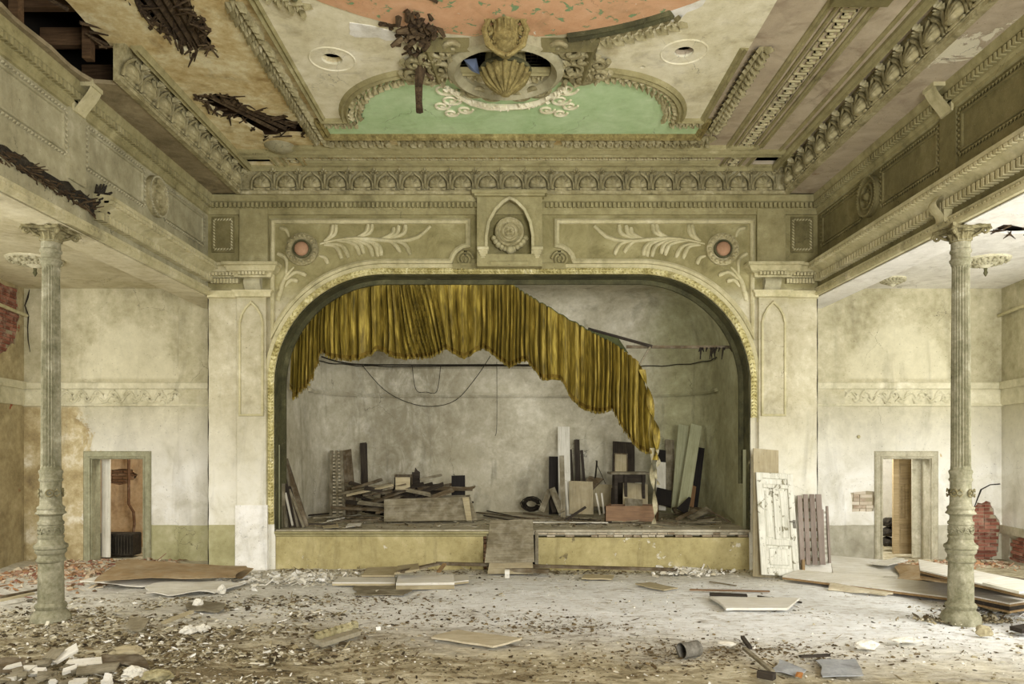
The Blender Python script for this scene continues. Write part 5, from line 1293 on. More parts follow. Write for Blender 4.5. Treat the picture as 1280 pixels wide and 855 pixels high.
# cupboard door with square inset
A = P(779, 640, 16.3); cd_ = empty('cupboard_door', A, 'dark brown cupboard door with a lighter square inset leaning on the wall', 'door')
board('door_panel', A, P(779.5, 553, 16.95), 28*16.6/FP, .03, M['w_dark'], parent=cd_)
board('inset', P(776, 594, 16.55), P(776, 567, 16.72), 17*16.6/FP, .02, M['w_brown'], parent=cd_); board('inset_frame', P(776, 591, 16.53), P(776, 568.5, 16.69), 14*16.6/FP, .02, M['w_beige'], parent=cd_)
# small table
te = empty('small_table', P(788, 644, 15.6), 'small dark table with pale worn top standing behind beige boxes', 'table')
T1 = 15.7
m = MB(); a, b_ = P(762, 593, T1), P(811, 590, T1); m.box(a.x, b_.x, T1-.2, T1+.4, a.z, b_.z, bev=.008); m.build('tabletop', M['w_grey'], te)
for xx in (769, 781, 803): m = MB(); q = P(xx, 600, T1); m.box(q.x-.03, q.x+.03, T1-.15, T1-.1, ZS, a.z); m.build('leg', M['w_dark'], te)
m = MB(); m.box(P(768, 0, T1).x, P(806, 0, T1).x, T1-.1, T1-.07, P(0, 603, T1).z, a.z); m.build('apron', M['w_dark'], te)
stg(794, 640, 794, 604.5, 31, .02, 'w_beige', 'third beige panel with a darker patch standing behind the red brown drawer', 15.4)
stg(792, 636, 792, 624, 22, .02, 'w_grey', 'small grey brown panel in front of the third beige panel', 15.2, 15.3)
stg(767, 640, 768, 611, 8, .03, 'w_dark', 'dark post between the second and third beige panels', 16.0)
# drawer
Yd = 14.6; de = empty('drawer', P(790, 650, Yd), 'shallow red brown wooden drawer lying open at the stage edge', 'drawer')
x0, x1, zt_, zb_ = P(756, 0, Yd).x, P(820, 0, Yd).x, P(0, 632.5, Yd).z, ZS+.015
dd = .75
m = MB(); m.box(x0, x1, Yd, Yd+.02, zb_, zt_, bev=.004); m.build('front_panel', M['w_red'], de)
m = MB(); m.add([(x1, Yd, zb_), (x1+.2, Yd+dd, zb_), (x1+.2, Yd+dd, zt_), (x1, Yd, zt_), (x1-.02, Yd, zb_), (x1+.18, Yd+dd, zb_), (x1+.18, Yd+dd, zt_), (x1-.02, Yd, zt_)], [(0, 1, 2, 3), (4, 5, 6, 7), (0, 1, 5, 4), (1, 2, 6, 5), (2, 3, 7, 6), (3, 0, 4, 7)]); m.build('side_panel', M['w_red'], de)
m = MB(); m.add([(x0, Yd, zb_), (x0+.2, Yd+dd, zb_), (x0+.2, Yd+dd, zt_), (x0, Yd, zt_), (x0+.02, Yd, zb_), (x0+.22, Yd+dd, zb_), (x0+.22, Yd+dd, zt_), (x0+.02, Yd, zt_)], [(0, 1, 2, 3), (4, 5, 6, 7), (0, 1, 5, 4), (1, 2, 6, 5), (2, 3, 7, 6), (3, 0, 4, 7)]); m.build('side_panel', M['w_red'], de)
m = MB(); m.box(x0+.2, x1+.2, Yd+dd, Yd+dd+.02, zb_, zt_-.02); m.build('back_panel', M['w_red'], de); m = MB(); m.box(x0+.1, x1+.1, Yd+.02, Yd+dd, zb_, zb_+.01); m.build('bottom', M['w_brown'], de)
stg(826, 638, 826, 578, 12, .02, 'w_white', 'narrow cream panel right of the dangling cloth strip', 15.6, 16.0)
stg(826, 579, 826, 563, 12, .03, 'black', 'small black square board above the narrow cream panel', 16.05, 16.2)
stg(828, 632, 830, 612, 19, .03, 'black', 'black square board behind the drawer end', 15.3, 15.5)
po = stg(837, 635, 836, 552, 11, .10, 'w_grey', 'rounded grey brown post standing left of two pale boards', 16.0, 16.7, nm='post', cat='post')
stg(845, 642, 854, 532, 13, .035, 'w_green', 'left one of two long pale green boards leaning at stage right', 15.6, 16.4)
stg(853, 640, 870, 532, 14, .035, 'w_green', 'right slanting one of two long pale green boards leaning at stage right', 15.3, 16.2)
stg(867, 636, 876, 560, 9, .03, 'black', 'black plank leaning behind the slanting pale board', 15.9, 16.2)
stg(863, 634, 867, 604, 7, .03, 'w_red', 'short reddish plank leaning between the pale board and the black plank', 15.7)
stg(676, 640, 687, 613, 7, .03, 'w_grey', 'grey plank slanting left, one leg of the crossed pair by the dark panel', 15.9, 16.2)
stg(702, 641, 690, 611, 8, .03, 'w_grey', 'grey plank slanting right, other leg of the crossed pair by the dark panel', 15.7, 16.1)
stg(693, 641, 688, 620, 5, .03, 'w_dark', 'short dark stick between the crossed grey planks', 15.9)
# low heap of boards at stage right
def lay(nm, ax, ay, bx, by, w_, t, mat, lab, grp=None, z0=0, z1=0, cat='board', **k):
    A = SF(ax, ay, z0); B = SF(bx, by, z1); return board(nm, A, B, w_, t, M[mat], lab, cat, up=(0, 0, 1), group=grp, **k)
HR = (' splintered board in the low heap at the right end of the stage', 'heap of boards at stage right')
board('board', P(861, 648, 14.6), P(886, 637, 15.0), .16, .03, M['w_grey'], 'pale broad board tilted up on the low heap at stage right', up=(0, -.6, 1))
board('board', P(846, 650, 14.4), P(870, 638, 14.8), .08, .025, M['w_brown'], 'slim brown board slanting up beside the pale broad board at stage right', up=(0, -.6, 1))
board('board', P(885, 638, 14.9), P(912, 653, 14.3), .05, .02, M['w_brown'], 'slim stick sloping down to the right end of the stage', up=(0, -.6, 1))
board('board', P(842, 640, 15.5), P(878, 640, 15.6), .22, .05, M['w_brown'], 'brown plank lying across under the leaning pale green boards', up=(0, -.5, 1))
stg(852, 640, 862, 622, 16, .03, 'black', 'black pointed scrap in front of the pale green boards', 15.0, 15.1, w2=.05)
for k in range(12):
    x = br.uniform(850, 903); y = br.uniform(643, 656); an = br.uniform(-.6, .6); L = br.uniform(.3, .8); A = SF(x, y, br.uniform(0, .03)); d = Vector((math.cos(an), math.sin(an)*.6, br.uniform(0, .15)))*L
    if A.x+d.x > 4.1: d.x = -d.x
    wn_ = br.choice(['w_brown', 'w_grey', 'w_dark', 'w_grey'])
    board('board', A, A+d, br.uniform(.04, .10), .02, M[wn_], {'w_dark': 'dark', 'w_brown': 'brown', 'w_grey': 'grey'}[wn_]+HR[0], up=(0, 0, 1), group=HR[1], rag_=.02)
# flat laths in the middle of the stage
LM = ('thin lath lying flat near the middle of the stage front', 'laths lying at mid stage')
LMP = {(596, 641): 'starting beside the large grey panel', (600, 637): 'rearmost, starting behind the large grey panel', (620, 650): 'just behind the top of the ramp board', (625, 653): 'longest, along the front edge', (640, 646): 'running toward the crossed planks', (655, 642): 'in front of the wire coil', (680, 655): 'running under the drawer front', (720, 656): 'under the left drawer corner', (700, 648): 'at the foot of the first beige panel', (735, 650): 'longest under the drawer', (790, 653): 'at the right end of the drawer', (605, 645): 'short one left of the ramp board'}
for ax, ay, bx, by, w_, mt_ in [(596, 641, 668, 650, .05, 'w_brown'), (600, 637, 650, 648, .03, 'w_dark'), (620, 650, 700, 651, .07, 'w_grey'), (625, 653, 760, 654, .05, 'w_white'), (640, 646, 715, 652, .04, 'w_brown'), (655, 642, 735, 653, .05, 'w_brown'),
                              (680, 655, 790, 652, .05, 'w_grey'), (720, 656, 800, 650, .04, 'w_dark'), (700, 648, 745, 651, .05, 'w_dark'), (735, 650, 850, 655, .06, 'w_brown'), (790, 653, 845, 657, .05, 'w_grey'), (605, 645, 640, 651, .04, 'w_dark')]:
    lay('lath', ax, ay, bx, by, w_, .02, mt_, {'w_brown': 'brown', 'w_dark': 'dark', 'w_grey': 'grey', 'w_white': 'whitish'}[mt_]+' lath lying flat at mid stage, '+LMP[(ax, ay)], LM[1], cat='lath', z1=br.uniform(0, .03))
board('stick', P(706, 651, 14.7), P(732, 634, 14.9), .05, .02, M['w_dark'], 'dark stick slanting up in front of the first beige panel', 'stick', up=(0, -1, .3))
m = MB(); rr = random.Random(41); c = P(664, 630, 16.6)
for k in range(14):
    r = rr.uniform(.1, .2); ax = rr.uniform(-.5, .5); m.tube([c+Vector((rr.uniform(-.02, .02)+r*1.15*math.cos(q), .12*math.sin(q*1+k)+ax*.1, r*.8*math.sin(q))) for q in [i*.5 for i in range(13)]], .012, 4)
m.build('wire_coil', M['soot_and_shade'], label='tangled coil of dark wire against the stage wall left of the crossed planks', cat='wire coil')

# ---- lumber on the left half of the stage
se = empty('slatted_shutter', P(424, 647, 15.75), 'narrow louvred shutter leaning on the stage back wall', 'shutter')
for xb, xt in ((413, 414.5), (424, 423), (432, 428)): pass
A0, B0, A1, B1 = P(414, 647, 15.75), P(415, 564, 16.3), P(431, 647, 15.75), P(427, 564, 16.3)
board('stile', A0, B0, .06, .04, M['w_grey'], parent=se); board('stile', A1, B1, .06, .04, M['w_grey'], parent=se)
Am, Bm = (A0+A1)/2, (B0+B1)/2; board('stile', Am, Bm, .05, .04, M['w_grey'], parent=se)
for k in range(19):
    f = (k+.5)/19; board('slat', A0.lerp(B0, f), A1.lerp(B1, f), .034, .012, M['w_tan'], parent=se, up=(0, -.9, .3), seg=1)
stg(440, 644, 433, 563.5, 13, .04, 'w_brown', 'brown board leaning right beside the louvred shutter', 15.9, 16.6)
stg(457, 640, 455, 555, 8, .08, 'w_dark', 'tall dark square post leaning right of the louvred shutter', 16.4, 17.0, nm='post', cat='post')
ST = ('slim stick leaning against the left edge of the stage opening', 'sticks leaning at the left stage edge')
board('board', P(384, 658, 13.75), P(357, 574, 13.85), .09, .04, M['w_brown'], 'rightmost and thickest brown stick in the sheaf leaning left on stage', 'stick', up=(0, -1, 0))
STL = {380: 'grey stick just left of the thick brown one in the left stage sheaf', 377: 'dark stick, third from the right in the sheaf leaning at the left stage edge', 373: 'grey stick, fourth from the right in the left stage sheaf', 369: 'dark stick in the middle of the sheaf leaning at the left stage edge', 366: 'brown stick, third from the left in the left stage sheaf', 363: 'tallest dark stick, second from the left in the left stage sheaf', 358: 'grey stick, leftmost of the sheaf leaning at the left stage edge'}
for ax, bx, by, mt_ in ((377, 357, 590, 'w_dark'), (373, 356, 578, 'w_grey'), (369, 355, 585, 'w_dark'), (366, 354, 596, 'w_brown'), (363, 353, 572, 'w_dark'), (358, 354, 590, 'w_grey'), (380, 358, 600, 'w_grey')):
    board('stick', P(ax, 659, 13.68+br.uniform(0, .08)), P(bx, by, 13.8), .045, .03, M[mt_], STL[ax], 'stick', group=ST[1], up=(0, -1, 0))
board('stick', P(366, 657, 13.65), P(357, 616, 13.7), .035, .02, M['w_white'], 'short white stick in front of the sheaf leaning at the left stage edge', 'stick')
board('batten', P(355, 632, 13.68), P(354, 528, 13.7), .05, .04, M['w_grey'], 'upright grey batten at the left edge of the stage opening', 'batten')
bgp = [P(480, 652, 14.5), P(597, 650, 14.5), P(588, 621, 14.85), P(480, 624, 14.8)]
m = MB(); n_ = Vector((0, -.03, .01)); ctr = sum(bgp, Vector())/4
m.add([p-ctr for p in bgp]+[p-ctr-n_ for p in bgp], [(0, 1, 2, 3), (7, 6, 5, 4), (0, 1, 5, 4), (1, 2, 6, 5), (2, 3, 7, 6), (3, 0, 4, 7)])
o = m.build('panel', M['w_grey'], label='large grey wooden panel lying on its long edge in front of the lumber pile', cat='panel'); o.location = ctr
m = MB(); a = [P(583, 650.5, 14.46), P(590, 650.5, 14.46), P(586, 621.5, 14.8), P(578, 622, 14.8)]; ctr = sum(a, Vector())/4
m.add([p-ctr+Vector((0, -.01, 0)) for p in a]+[p-ctr+Vector((0, .012, 0)) for p in a], [(0, 1, 2, 3), (7, 6, 5, 4), (0, 1, 5, 4), (1, 2, 6, 5), (2, 3, 7, 6), (3, 0, 4, 7)])
o = m.build('paper_strip', M['w_beige'], label='torn pale strip along the right end of the large grey panel', cat='paper'); o.location = ctr
LP = ('broken plank in the dark lumber pile at stage left', 'planks of the stage left lumber pile')
for k in range(64):
    x = br.uniform(446, 568); base = br.uniform(603, 645); an = br.choice((1, 1, -1))*br.uniform(.02, .6); L = br.uniform(.3, 1.2); Y_ = br.uniform(15.0, 16.3)
    A = P(x, base, Y_); A.z = max(A.z, ZS+.06+.01*k*.5); A.z = min(A.z, ZS+.62); d = Vector((math.cos(an), br.uniform(-.15, .15), math.sin(an)*.55))*L/2
    if A.z-abs(d.z) < ZS+.03: A.z = ZS+.04+abs(d.z)
    wn_ = br.choice(['w_dark', 'w_brown', 'w_brown', 'w_grey', 'w_dark'])
    lb_ = {'w_dark': 'dark', 'w_brown': 'brown', 'w_grey': 'grey'}[wn_]+' broken plank at the '+('left end' if x < 487 else 'middle' if x < 527 else 'right end')+' of the stage left lumber pile'
    board('plank', A-d, A+d, br.uniform(.05, .14), .03, M[wn_], lb_, 'plank', up=(0, -.5, 1), group=LP[1], rag_=.03)
board('plank', P(433, 620, 14.9), P(492, 607, 15.1), .05, .025, M['w_beige'], 'long pale lath slanting up from the shutter onto the lumber pile', 'plank', up=(0, -.6, 1))
board('plank', P(440, 612, 15.6), P(478, 600, 15.8), .08, .03, M['w_brown'], 'brown plank sloping up from the dark post onto the lumber pile', 'plank', up=(0, -.6, 1))
board('plank', P(525, 600, 15.2), P(552, 594.5, 15.4), .05, .03, M['w_grey'], 'grey plank poking out at the top of the lumber pile', 'plank', up=(0, -.6, 1))
be = empty('wooden_box', P(504, 612, 15.2), 'small open brown wooden box on top of the lumber pile', 'box')
a, b_ = P(493, 612, 15.2), P(514, 593.5, 15.2)
for nm_, bb in (('front_panel', (a.x, b_.x, 15.2, 15.22, a.z, b_.z-.05)), ('back_panel', (a.x, b_.x, 15.48, 15.5, a.z, b_.z)), ('side_panel', (a.x, a.x+.02, 15.2, 15.5, a.z, b_.z)), ('side_panel', (b_.x-.02, b_.x, 15.2, 15.5, a.z, b_.z)), ('bottom', (a.x, b_.x, 15.2, 15.5, a.z-.02, a.z))):
    m = MB(); m.box(*bb); m.build(nm_, M['w_beige'] if nm_ == 'front_panel' else M['w_brown'], be)
m = MB(); q = [(515, 612), (515, 590), (518, 590), (519, 584), (522, 588), (525, 590), (525, 612)]; ctr = P(520, 600, 15.4)
m.add([P(x, y, 15.4)-ctr for x, y in q]+[P(x, y, 15.44)-ctr for x, y in q], [tuple(range(7)), tuple(range(13, 6, -1))]+[(i, (i+1) % 7, 7+(i+1) % 7, 7+i) for i in range(7)])
o = m.build('carved_finial', M['w_dark'], label='dark pointed carved piece standing up from the lumber pile', cat='carving'); o.location = ctr
stg(573, 630, 573, 595, 17, .04, 'black', 'square black panel at the right end of the lumber pile', 15.6, 15.8)
LF = ('thin board lying flat at the left stage front', 'boards lying at the left stage front')
LFP = {(384, 645): 'dark board lying rearmost between the sheaf of sticks and the shutter', (390, 648): 'grey board lying in front of the rearmost dark board at left stage', (400, 646): 'long brown board lying toward the large grey panel', (410, 652): 'whitish thin board slanting below the louvred shutter', (420, 652): 'brown board lying just left of the large grey panel', (432, 648): 'grey board lying at the foot of the lumber pile', (386, 656): 'short dark board lying at the left stage edge', (440, 654): 'short grey board at the front edge left of the large grey panel'}
for ax, ay, bx, by, w_, mt_ in [(384, 645, 440, 640, .10, 'w_dark'), (390, 648, 450, 645, .08, 'w_grey'), (400, 646, 478, 648, .10, 'w_brown'), (410, 652, 450, 644, .05, 'w_white'), (420, 652, 475, 650, .08, 'w_brown'), (432, 648, 478, 643, .08, 'w_grey'), (386, 656, 420, 656, .06, 'w_dark'), (440, 654, 478, 651, .05, 'w_grey')]:
    lay('board', ax, ay, bx, by, w_, .025, mt_, LFP[(ax, ay)], LF[1], z0=br.uniform(0, .05), z1=br.uniform(0, .08))
sheet('paper_scrap', [SF(404, 660, .02), SF(424, 660, .03), SF(422, 655, .03), SF(402, 655, .02)], .006, M['w_beige'], 'yellowed paper scrap lying on the left stage edge', 'paper', .02)
sheet('paper_scrap', [SF(432, 659, .02), SF(450, 658, .02), SF(452, 655, .03), SF(435, 655, .02)], .006, M['w_dust'], 'pale paper scrap on the stage edge right of the yellowed one', 'paper', .02)

# ---- ramp board between the two halves of the riser
rp = [P(613, 654, YP+.15), P(666, 653, YP+.15), P(668, 704, 12.75), P(606, 705, 12.75)]
sheet('ramp_board', [p+Vector((0, 0, .02)) for p in (rp[3], rp[2], rp[1], rp[0])], .03, M['w_grey'], 'stained grey board propped against the gap in the middle of the stage', 'board', .0)
sheet('ramp_board', [Vector((rp[3].x+.05, 12.66, .02)), Vector((rp[2].x-.02, 12.66, .02)), Vector((rp[2].x-.03, 12.78, .19)), Vector((rp[3].x+.08, 12.78, .19))], .02, M['w_beige'], 'low pale board end leaning at the foot of the grey ramp board', 'board', .0)
board('jamb_board', P(346, 661, 13.45), P(346, 556, 13.45), .11, .02, M['w_green'], 'pale green board lining the lower left edge of the stage opening', 'board', seg=2)
board('jamb_board', P(932, 661, 13.45), P(932, 562, 13.45), .10, .02, M['w_green'], 'pale green board lining the lower right edge of the stage opening', 'board', seg=2)

# ---- things leaning and lying at the right
F_ = lambda x, y, z=.03: FL(x, y, z)
leanpx('fibreboard', 957, 722, 957, 562, 32, .02, M['w_beige'], 'tall plain beige fibreboard leaning against the right pier', 12.45, 13.0, 'board')
A, B = P(975, 720, 12.3), P(967, 592, 12.85); dr_ = empty('panelled_door', A, 'flaking white panelled door leaning in front of the beige fibreboard', 'door')
Wd = 47*12.55/FP; L = (B-A).length; Mx = M3(A, B, (0, -1, 0))
def dpart(nm, x0, x1, y0, y1, z0, z1, mat=M['w_door'], bev=.008):
    m = MB(); m.box(x0, x1, y0, y1, z0, z1, bev=bev); o = m.build(nm, mat); o.parent = dr_; o.matrix_local = Matrix.Translation(-dr_.location) @ Mx; return o
h = Wd/2; s = .10
dpart('stile', 0, L, -h, -h+s, 0, .04); dpart('stile', 0, L, h-s, h, 0, .04)
for a, b_ in ((0, .12), (.50, .60), (L-.10, L)): dpart('rail', a, b_, -h+s, h-s, 0, .038)
dpart('rail', L-.27, L-.20, -h+s, h-s, 0, .045)
dpart('muntin', .60, L-.25, -.045, .045, 0, .038)
dpart('panel', .12, .50, -h+s-.01, h-s+.01, .004, .015); dpart('raised_field', .17, .45, -h+s+.05, h-s-.05, .01, .03, bev=.012)
for q in (-1, 1): y0, y1 = sorted((q*.045, q*(h-s))); dpart('panel', .58, L-.25, y0, y1, .004, .015); dpart('raised_field', .63, L-.31, y0+.03, y1-.03, .01, .024, bev=.01)
dpart('panel', L-.2, L-.1, -h+s, h-s, .004, .02)
m = MB(); yk = -h+.05 if Mx.col[1][0] > 0 else -h+.05
side = 1 if Mx.col[1][0] > 0 else -1
yk = side*(h-.04); m.box(.80, .94, yk-.03, yk+.02, .04, .05, bev=.004); m.tube([(.90, yk, .05), (.90, yk, .09), (.90, yk-side*.09, .095)], .011, 6); o = m.build('handle', M['metal']); o['label'] = 'rusty lever handle with plate'; o.parent = dr_; o.matrix_local = Matrix.Translation(-dr_.location) @ Mx
# slatted pallet and narrow crate side
A = P(1016, 706, 12.8); pe = empty('slatted_pallet', A, 'mauve grey slatted pallet standing against the wall right of the white door', 'pallet')
for k, (xb, xt) in enumerate(((1003, 999), (1010, 1006.5), (1018.5, 1014.5), (1028, 1022.5))):
    board('slat', P(xb, 706, 12.8), P(xt, 618+(k == 0)*1.5, 13.1), (5.6, 5.4, 6.2, 7)[k]*13/FP, .02, M['w_pallet'], parent=pe)
for f in (.08, .22, .36, .5, .64, .78, .92): board('crossbar', P(1001-4*f, 706-88*f, 12.83+.3*f), P(1031-6*f, 706-88*f, 12.83+.3*f), .055, .03, M['w_brown'], parent=pe, seg=1)
ce2 = empty('crate_side', P(1032, 705, 12.9), 'narrow open slatted crate side standing right of the pallet', 'crate')
board('stile', P(1036.5, 704, 12.9), P(1033, 633, 13.15), .035, .04, M['w_pallet'], parent=ce2); board('stile', P(1029.5, 704, 12.9), P(1027.5, 637, 13.13), .03, .03, M['w_pallet'], parent=ce2)
for k in range(11): f = (k+.4)/11; board('slat', P(1028.5-2*f, 703-66*f, 12.92+.24*f), P(1037-3.5*f, 703-66*f, 12.92+.24*f), .04, .012, M['w_white'], parent=ce2, seg=1)
# white panels
m = None
def upsheet(nm, px4, Y4, t, mat, lab, cat='panel'):
    pts = [P(x, y, Y_) for (x, y), Y_ in zip(px4, Y4)]; ctr = sum(pts, Vector())/4; nn = (pts[1]-pts[0]).cross(pts[3]-pts[0]).normalized()*t
    m = MB(); m.add([p-ctr for p in pts]+[p-ctr+nn for p in pts], [(0, 1, 2, 3), (7, 6, 5, 4), (0, 1, 5, 4), (1, 2, 6, 5), (2, 3, 7, 6), (3, 0, 4, 7)]); o = m.build(nm, mat, label=lab, cat=cat); o.location = ctr; return o
upsheet('panel', [(1001, 716), (1041, 718), (1037, 694), (1002, 694)], [12.75, 12.7, 13.1, 13.1], -.02, M['w_dust'], 'small white panel standing low in front of the pallet')
board('block', P(1003, 714, 12.6), P(1003, 700, 12.65), .045, .05, M['w_ply'], 'small upright wooden block at the left end of the low white panel', 'block')
upsheet('panel', [(1042, 719), (1146, 729), (1118, 701), (1037, 694)], [12.5, 12.2, 13.6, 13.7], -.02, M['w_dust'], 'large white sheet tilted up in front of the grey dado wall')
def thick(nm, px, z, t, mat, lab, cat='board', warp=.0, edge=None):
    pts = [FL(x, y, zz) for (x, y), zz in zip(px, z)]
    o = sheet(nm, [p-Vector((0, 0, t*.35)) for p in pts], t*.35, mat, lab, cat, warp, n=6)
    if edge:
        e = sheet('core_edge', [p-Vector((0, 0, t)) for p in pts], t*.62, edge, None, None, warp, n=6); loc = e.location.copy(); e.parent = o; e.location = loc-o.location
    return o
thick('long_board', [(978, 720), (1186, 746), (1205, 731), (998, 712)], [.10, .10, .16, .16], .05, M['w_dust'], 'long white board with plywood edge lying slanted left of the right column', edge=M['w_ply'])
thick('long_board', [(1184, 746), (1245, 752), (1262, 738), (1204, 731)], [.14, .12, .16, .18], .05, M['w_dust'], 'short white board end lying behind the foot of the right column', edge=M['w_ply'])
sheet('plywood_sheet', [F_(1040, 738, .03), F_(1105, 745, .03), F_(1118, 741, .07), F_(1034, 730, .09)], .02, M['w_tan'], 'thin beige plywood sheet under the long white board', 'board', .03, rg=.1)
hd = thick('hollow_door', [(1213, 744), (1262, 754), (1330, 744), (1215, 730)], [.20, .20, .2, .22], .045, M['w_dust'], 'lower white hollow core door lying right of the column', 'door', edge=M['w_ply'])
for dz_, tt, mm, nm_ in ((.10, .055, M['w_dark'], 'hollow_core'), (.125, .025, M['w_ply'], 'bottom_skin')):
    pts = [FL(x, y, zz)-Vector((0, 0, dz_)) for (x, y), zz in zip([(1213, 744), (1262, 754), (1330, 744), (1215, 730)], [.20, .20, .2, .22])]
    if nm_ == 'hollow_core': cc = sum(pts, Vector())/4; pts = [cc+(p-cc)*.96 for p in pts]
    e = sheet(nm_, pts, tt, mm, None, None, 0, n=2); loc = e.location.copy(); e.parent = hd; e.location = loc-hd.location
thick('panel', [(1150, 712), (1300, 747), (1330, 735), (1148, 699)], [.42, .40, .44, .48], .05, M['w_dust'], 'upper white panel with ragged plywood edge on the right stack', edge=M['w_ply'])
thick('panel', [(1150, 718), (1300, 742), (1330, 730), (1150, 705)], [.33, .30, .3, .36], .05, M['w_brown'], 'brown panel sandwiched in the middle of the right stack', edge=M['w_ply'])
sheet('panel', [F_(1125, 721, .03), F_(1185, 730, .03), F_(1195, 718, .1), F_(1120, 705, .1)], .02, M['card'], 'bent brown hardboard lying at the left of the right stack', 'board', .08, rg=.1)
sheet('board', [F_(1085, 706, .1), F_(1110, 708, .12), F_(1135, 700, .16), F_(1120, 698, .12)], .02, M['w_dust'], 'small white board scrap before the right doorway', 'board', .03)
sheet('panel', [F_(1222, 757, .03), F_(1245, 766, .03), F_(1275, 760, .03), F_(1255, 752, .04)], .02, M['w_beige'], 'thin beige offcut lying right behind the right column base', 'board', .02)
board('lath', F_(1232, 731, .44), F_(1278, 742, .42), .10, .03, M['w_white'], 'white lath lying across the top of the right stack', 'lath', up=(0, 0, 1))
board('plank', F_(1270, 790, .03), F_(1330, 780, .08), .16, .05, M['w_dark'], 'dark plank end at the right edge of the picture floor', 'plank', up=(0, 0, 1))

# ---- floor in the middle
sheet('floor_board', [F_(538, 798, .04), F_(618, 810, .04), F_(652, 800, .04), F_(572, 789, .04)], .02, M['w_tan'], 'pale beige slab lying alone in the middle of the floor', 'board', .0, rg=.05)
sheet('floor_board', [F_(794, 731, .03), F_(830, 739, .03), F_(847, 736, .03), F_(812, 729, .03)], .02, M['w_beige'], 'small tan board lying flat on the white dust right of centre', 'board', .01)
board('lath', F_(862, 738, .03), F_(962, 740, .03), .05, .02, M['w_red'], 'long thin reddish lath on the white floor at right', 'lath', up=(0, 0, 1))
sheet('slab', [F_(908, 763, .03), F_(984, 763, .03), F_(1000, 750, .05), F_(888, 748, .05)], .03, M['w_dust'], 'dusty slab with dark edge lying on the white floor at right', 'slab', .0, rg=.02)
board('plank', F_(887, 745, .06), F_(934, 747, .06), .14, .04, M['w_dark'], 'short dark plank lying on the far edge of the dusty slab', 'plank', up=(0, 0, 1))
board('stick', F_(947, 746, .02), F_(1002, 754, .02), .03, .02, M['w_dark'], 'thin dark stick right of the dusty slab', 'stick', up=(0, 0, 1))
board('stick', F_(887, 728, .02), F_(920, 733, .03), .03, .02, M['w_grey'], 'thin grey stick behind the long reddish lath', 'stick', up=(0, 0, 1))
board('pole', F_(545, 706, .12), F_(846, 714, .06), .07, .05, M['w_brown'], 'long grey brown pole lying along the foot of the stage', 'pole', up=(0, 0, 1), seg=8)
board('plank', F_(612, 713, .05), F_(686, 716, .05), .14, .06, M['w_brown'], 'brown plank on the floor in front of the grey ramp board', 'plank', up=(0, 0, 1))
board('block', F_(631, 722, .02), F_(637, 722, .02), .10, .13, M['w_dust'], 'small whitish block standing before the brown plank', 'block', up=(0, 0, 1), seg=1)
sheet('board', [F_(727, 724, .02), F_(765, 725, .02), F_(768, 720, .03), F_(730, 719, .03)], .02, M['w_beige'], 'little pale board lying left of the white rubble heap', 'board', .01)
# white boards pile centre left
def thk(px, z, mat, lab, t=.06): return thick('board', px, z, t, mat, lab, warp=.0, edge=M['w_beige'])
thk([(415, 728), (494, 728), (494, 721), (424, 721)], [.08, .08, .1, .09], M['w_dust'], 'leftmost white board of the pile before the stage', .05)
thk([(495, 729), (568, 728), (567, 718), (498, 719)], [.12, .12, .16, .16], M['w_dust'], 'front white board of the pile before the stage', .1)
thk([(568, 727), (586, 725), (584, 718), (568, 719)], [.08, .08, .09, .09], M['w_dust'], 'short white board end right of the pile before the stage', .05)
thk([(452, 719), (493, 719), (500, 708), (460, 709)], [.13, .14, .18, .16], M['w_beige'], 'beige square sheet on the pile before the stage', .03)
thk([(493, 716), (524, 711), (523, 704), (497, 707)], [.24, .3, .3, .22], M['w_beige'], 'tilted beige board on top of the pile before the stage', .03)
board('plank', F_(500, 716, .24), F_(546, 706, .26), .12, .03, M['w_brown'], 'brown plank slanting behind the front white board', 'plank', up=(0, 0, 1))
board('plank', F_(548, 716, .18), F_(556, 706, .26), .06, .03, M['w_ply'], 'short orange brown stick poking up from the pile before the stage', 'plank', up=(0, 0, 1))
sheet('floor_board', [F_(445, 745, .012), F_(505, 745, .012), F_(520, 730, .02), F_(440, 731, .02)], .012, M['w_grey'], 'thin greyish sheet lying flat in front of the white board pile', 'sheet', .01, rg=.1)
# left side sheets
sheet('hardboard_sheet', [F_(118, 726, .16), F_(296, 722, .12), F_(306, 707, .20), F_(152, 701, .28)], .012, M['card'], 'big brown hardboard sheet lying propped before the left doorway', 'sheet', .06, rg=.12)
sheet('hardboard_sheet', [F_(104, 727, .10), F_(176, 734, .03), F_(262, 727, .04), F_(150, 712, .12)], .015, M['w_dust'], 'pale sheet sticking out under the brown hardboard', 'sheet', .02, rg=.1)
sheet('hardboard_sheet', [F_(292, 722, .05), F_(302, 724, .05), F_(317, 711, .12), F_(290, 708, .14)], .012, M['card'], 'small brown hardboard corner right of the big sheet', 'sheet', .01)
sheet('hardboard_sheet', [F_(178, 744, .03), F_(270, 741, .03), F_(302, 729, .05), F_(205, 725, .06)], .015, M['w_dust'], 'dusty whitish sheet lying in front of the brown hardboard', 'sheet', .05, rg=.15)
sheet('floor_board', [F_(230, 762, .03), F_(272, 766, .03), F_(278, 755, .05), F_(235, 753, .05)], .02, M['w_grey'], 'grey board scrap lying on rubble in front of the whitish sheet', 'board', .03, rg=.1)
board('plank', F_(0, 752, .05), F_(42, 743, .07), .06, .03, M['w_beige'], 'tan batten lying on rubble left of the left column', 'plank', up=(0, 0, 1))
board('plank', F_(0, 748, .03), F_(50, 738, .03), .05, .03, M['w_brown'], 'brown batten lying behind the tan one left of the column', 'plank', up=(0, 0, 1))
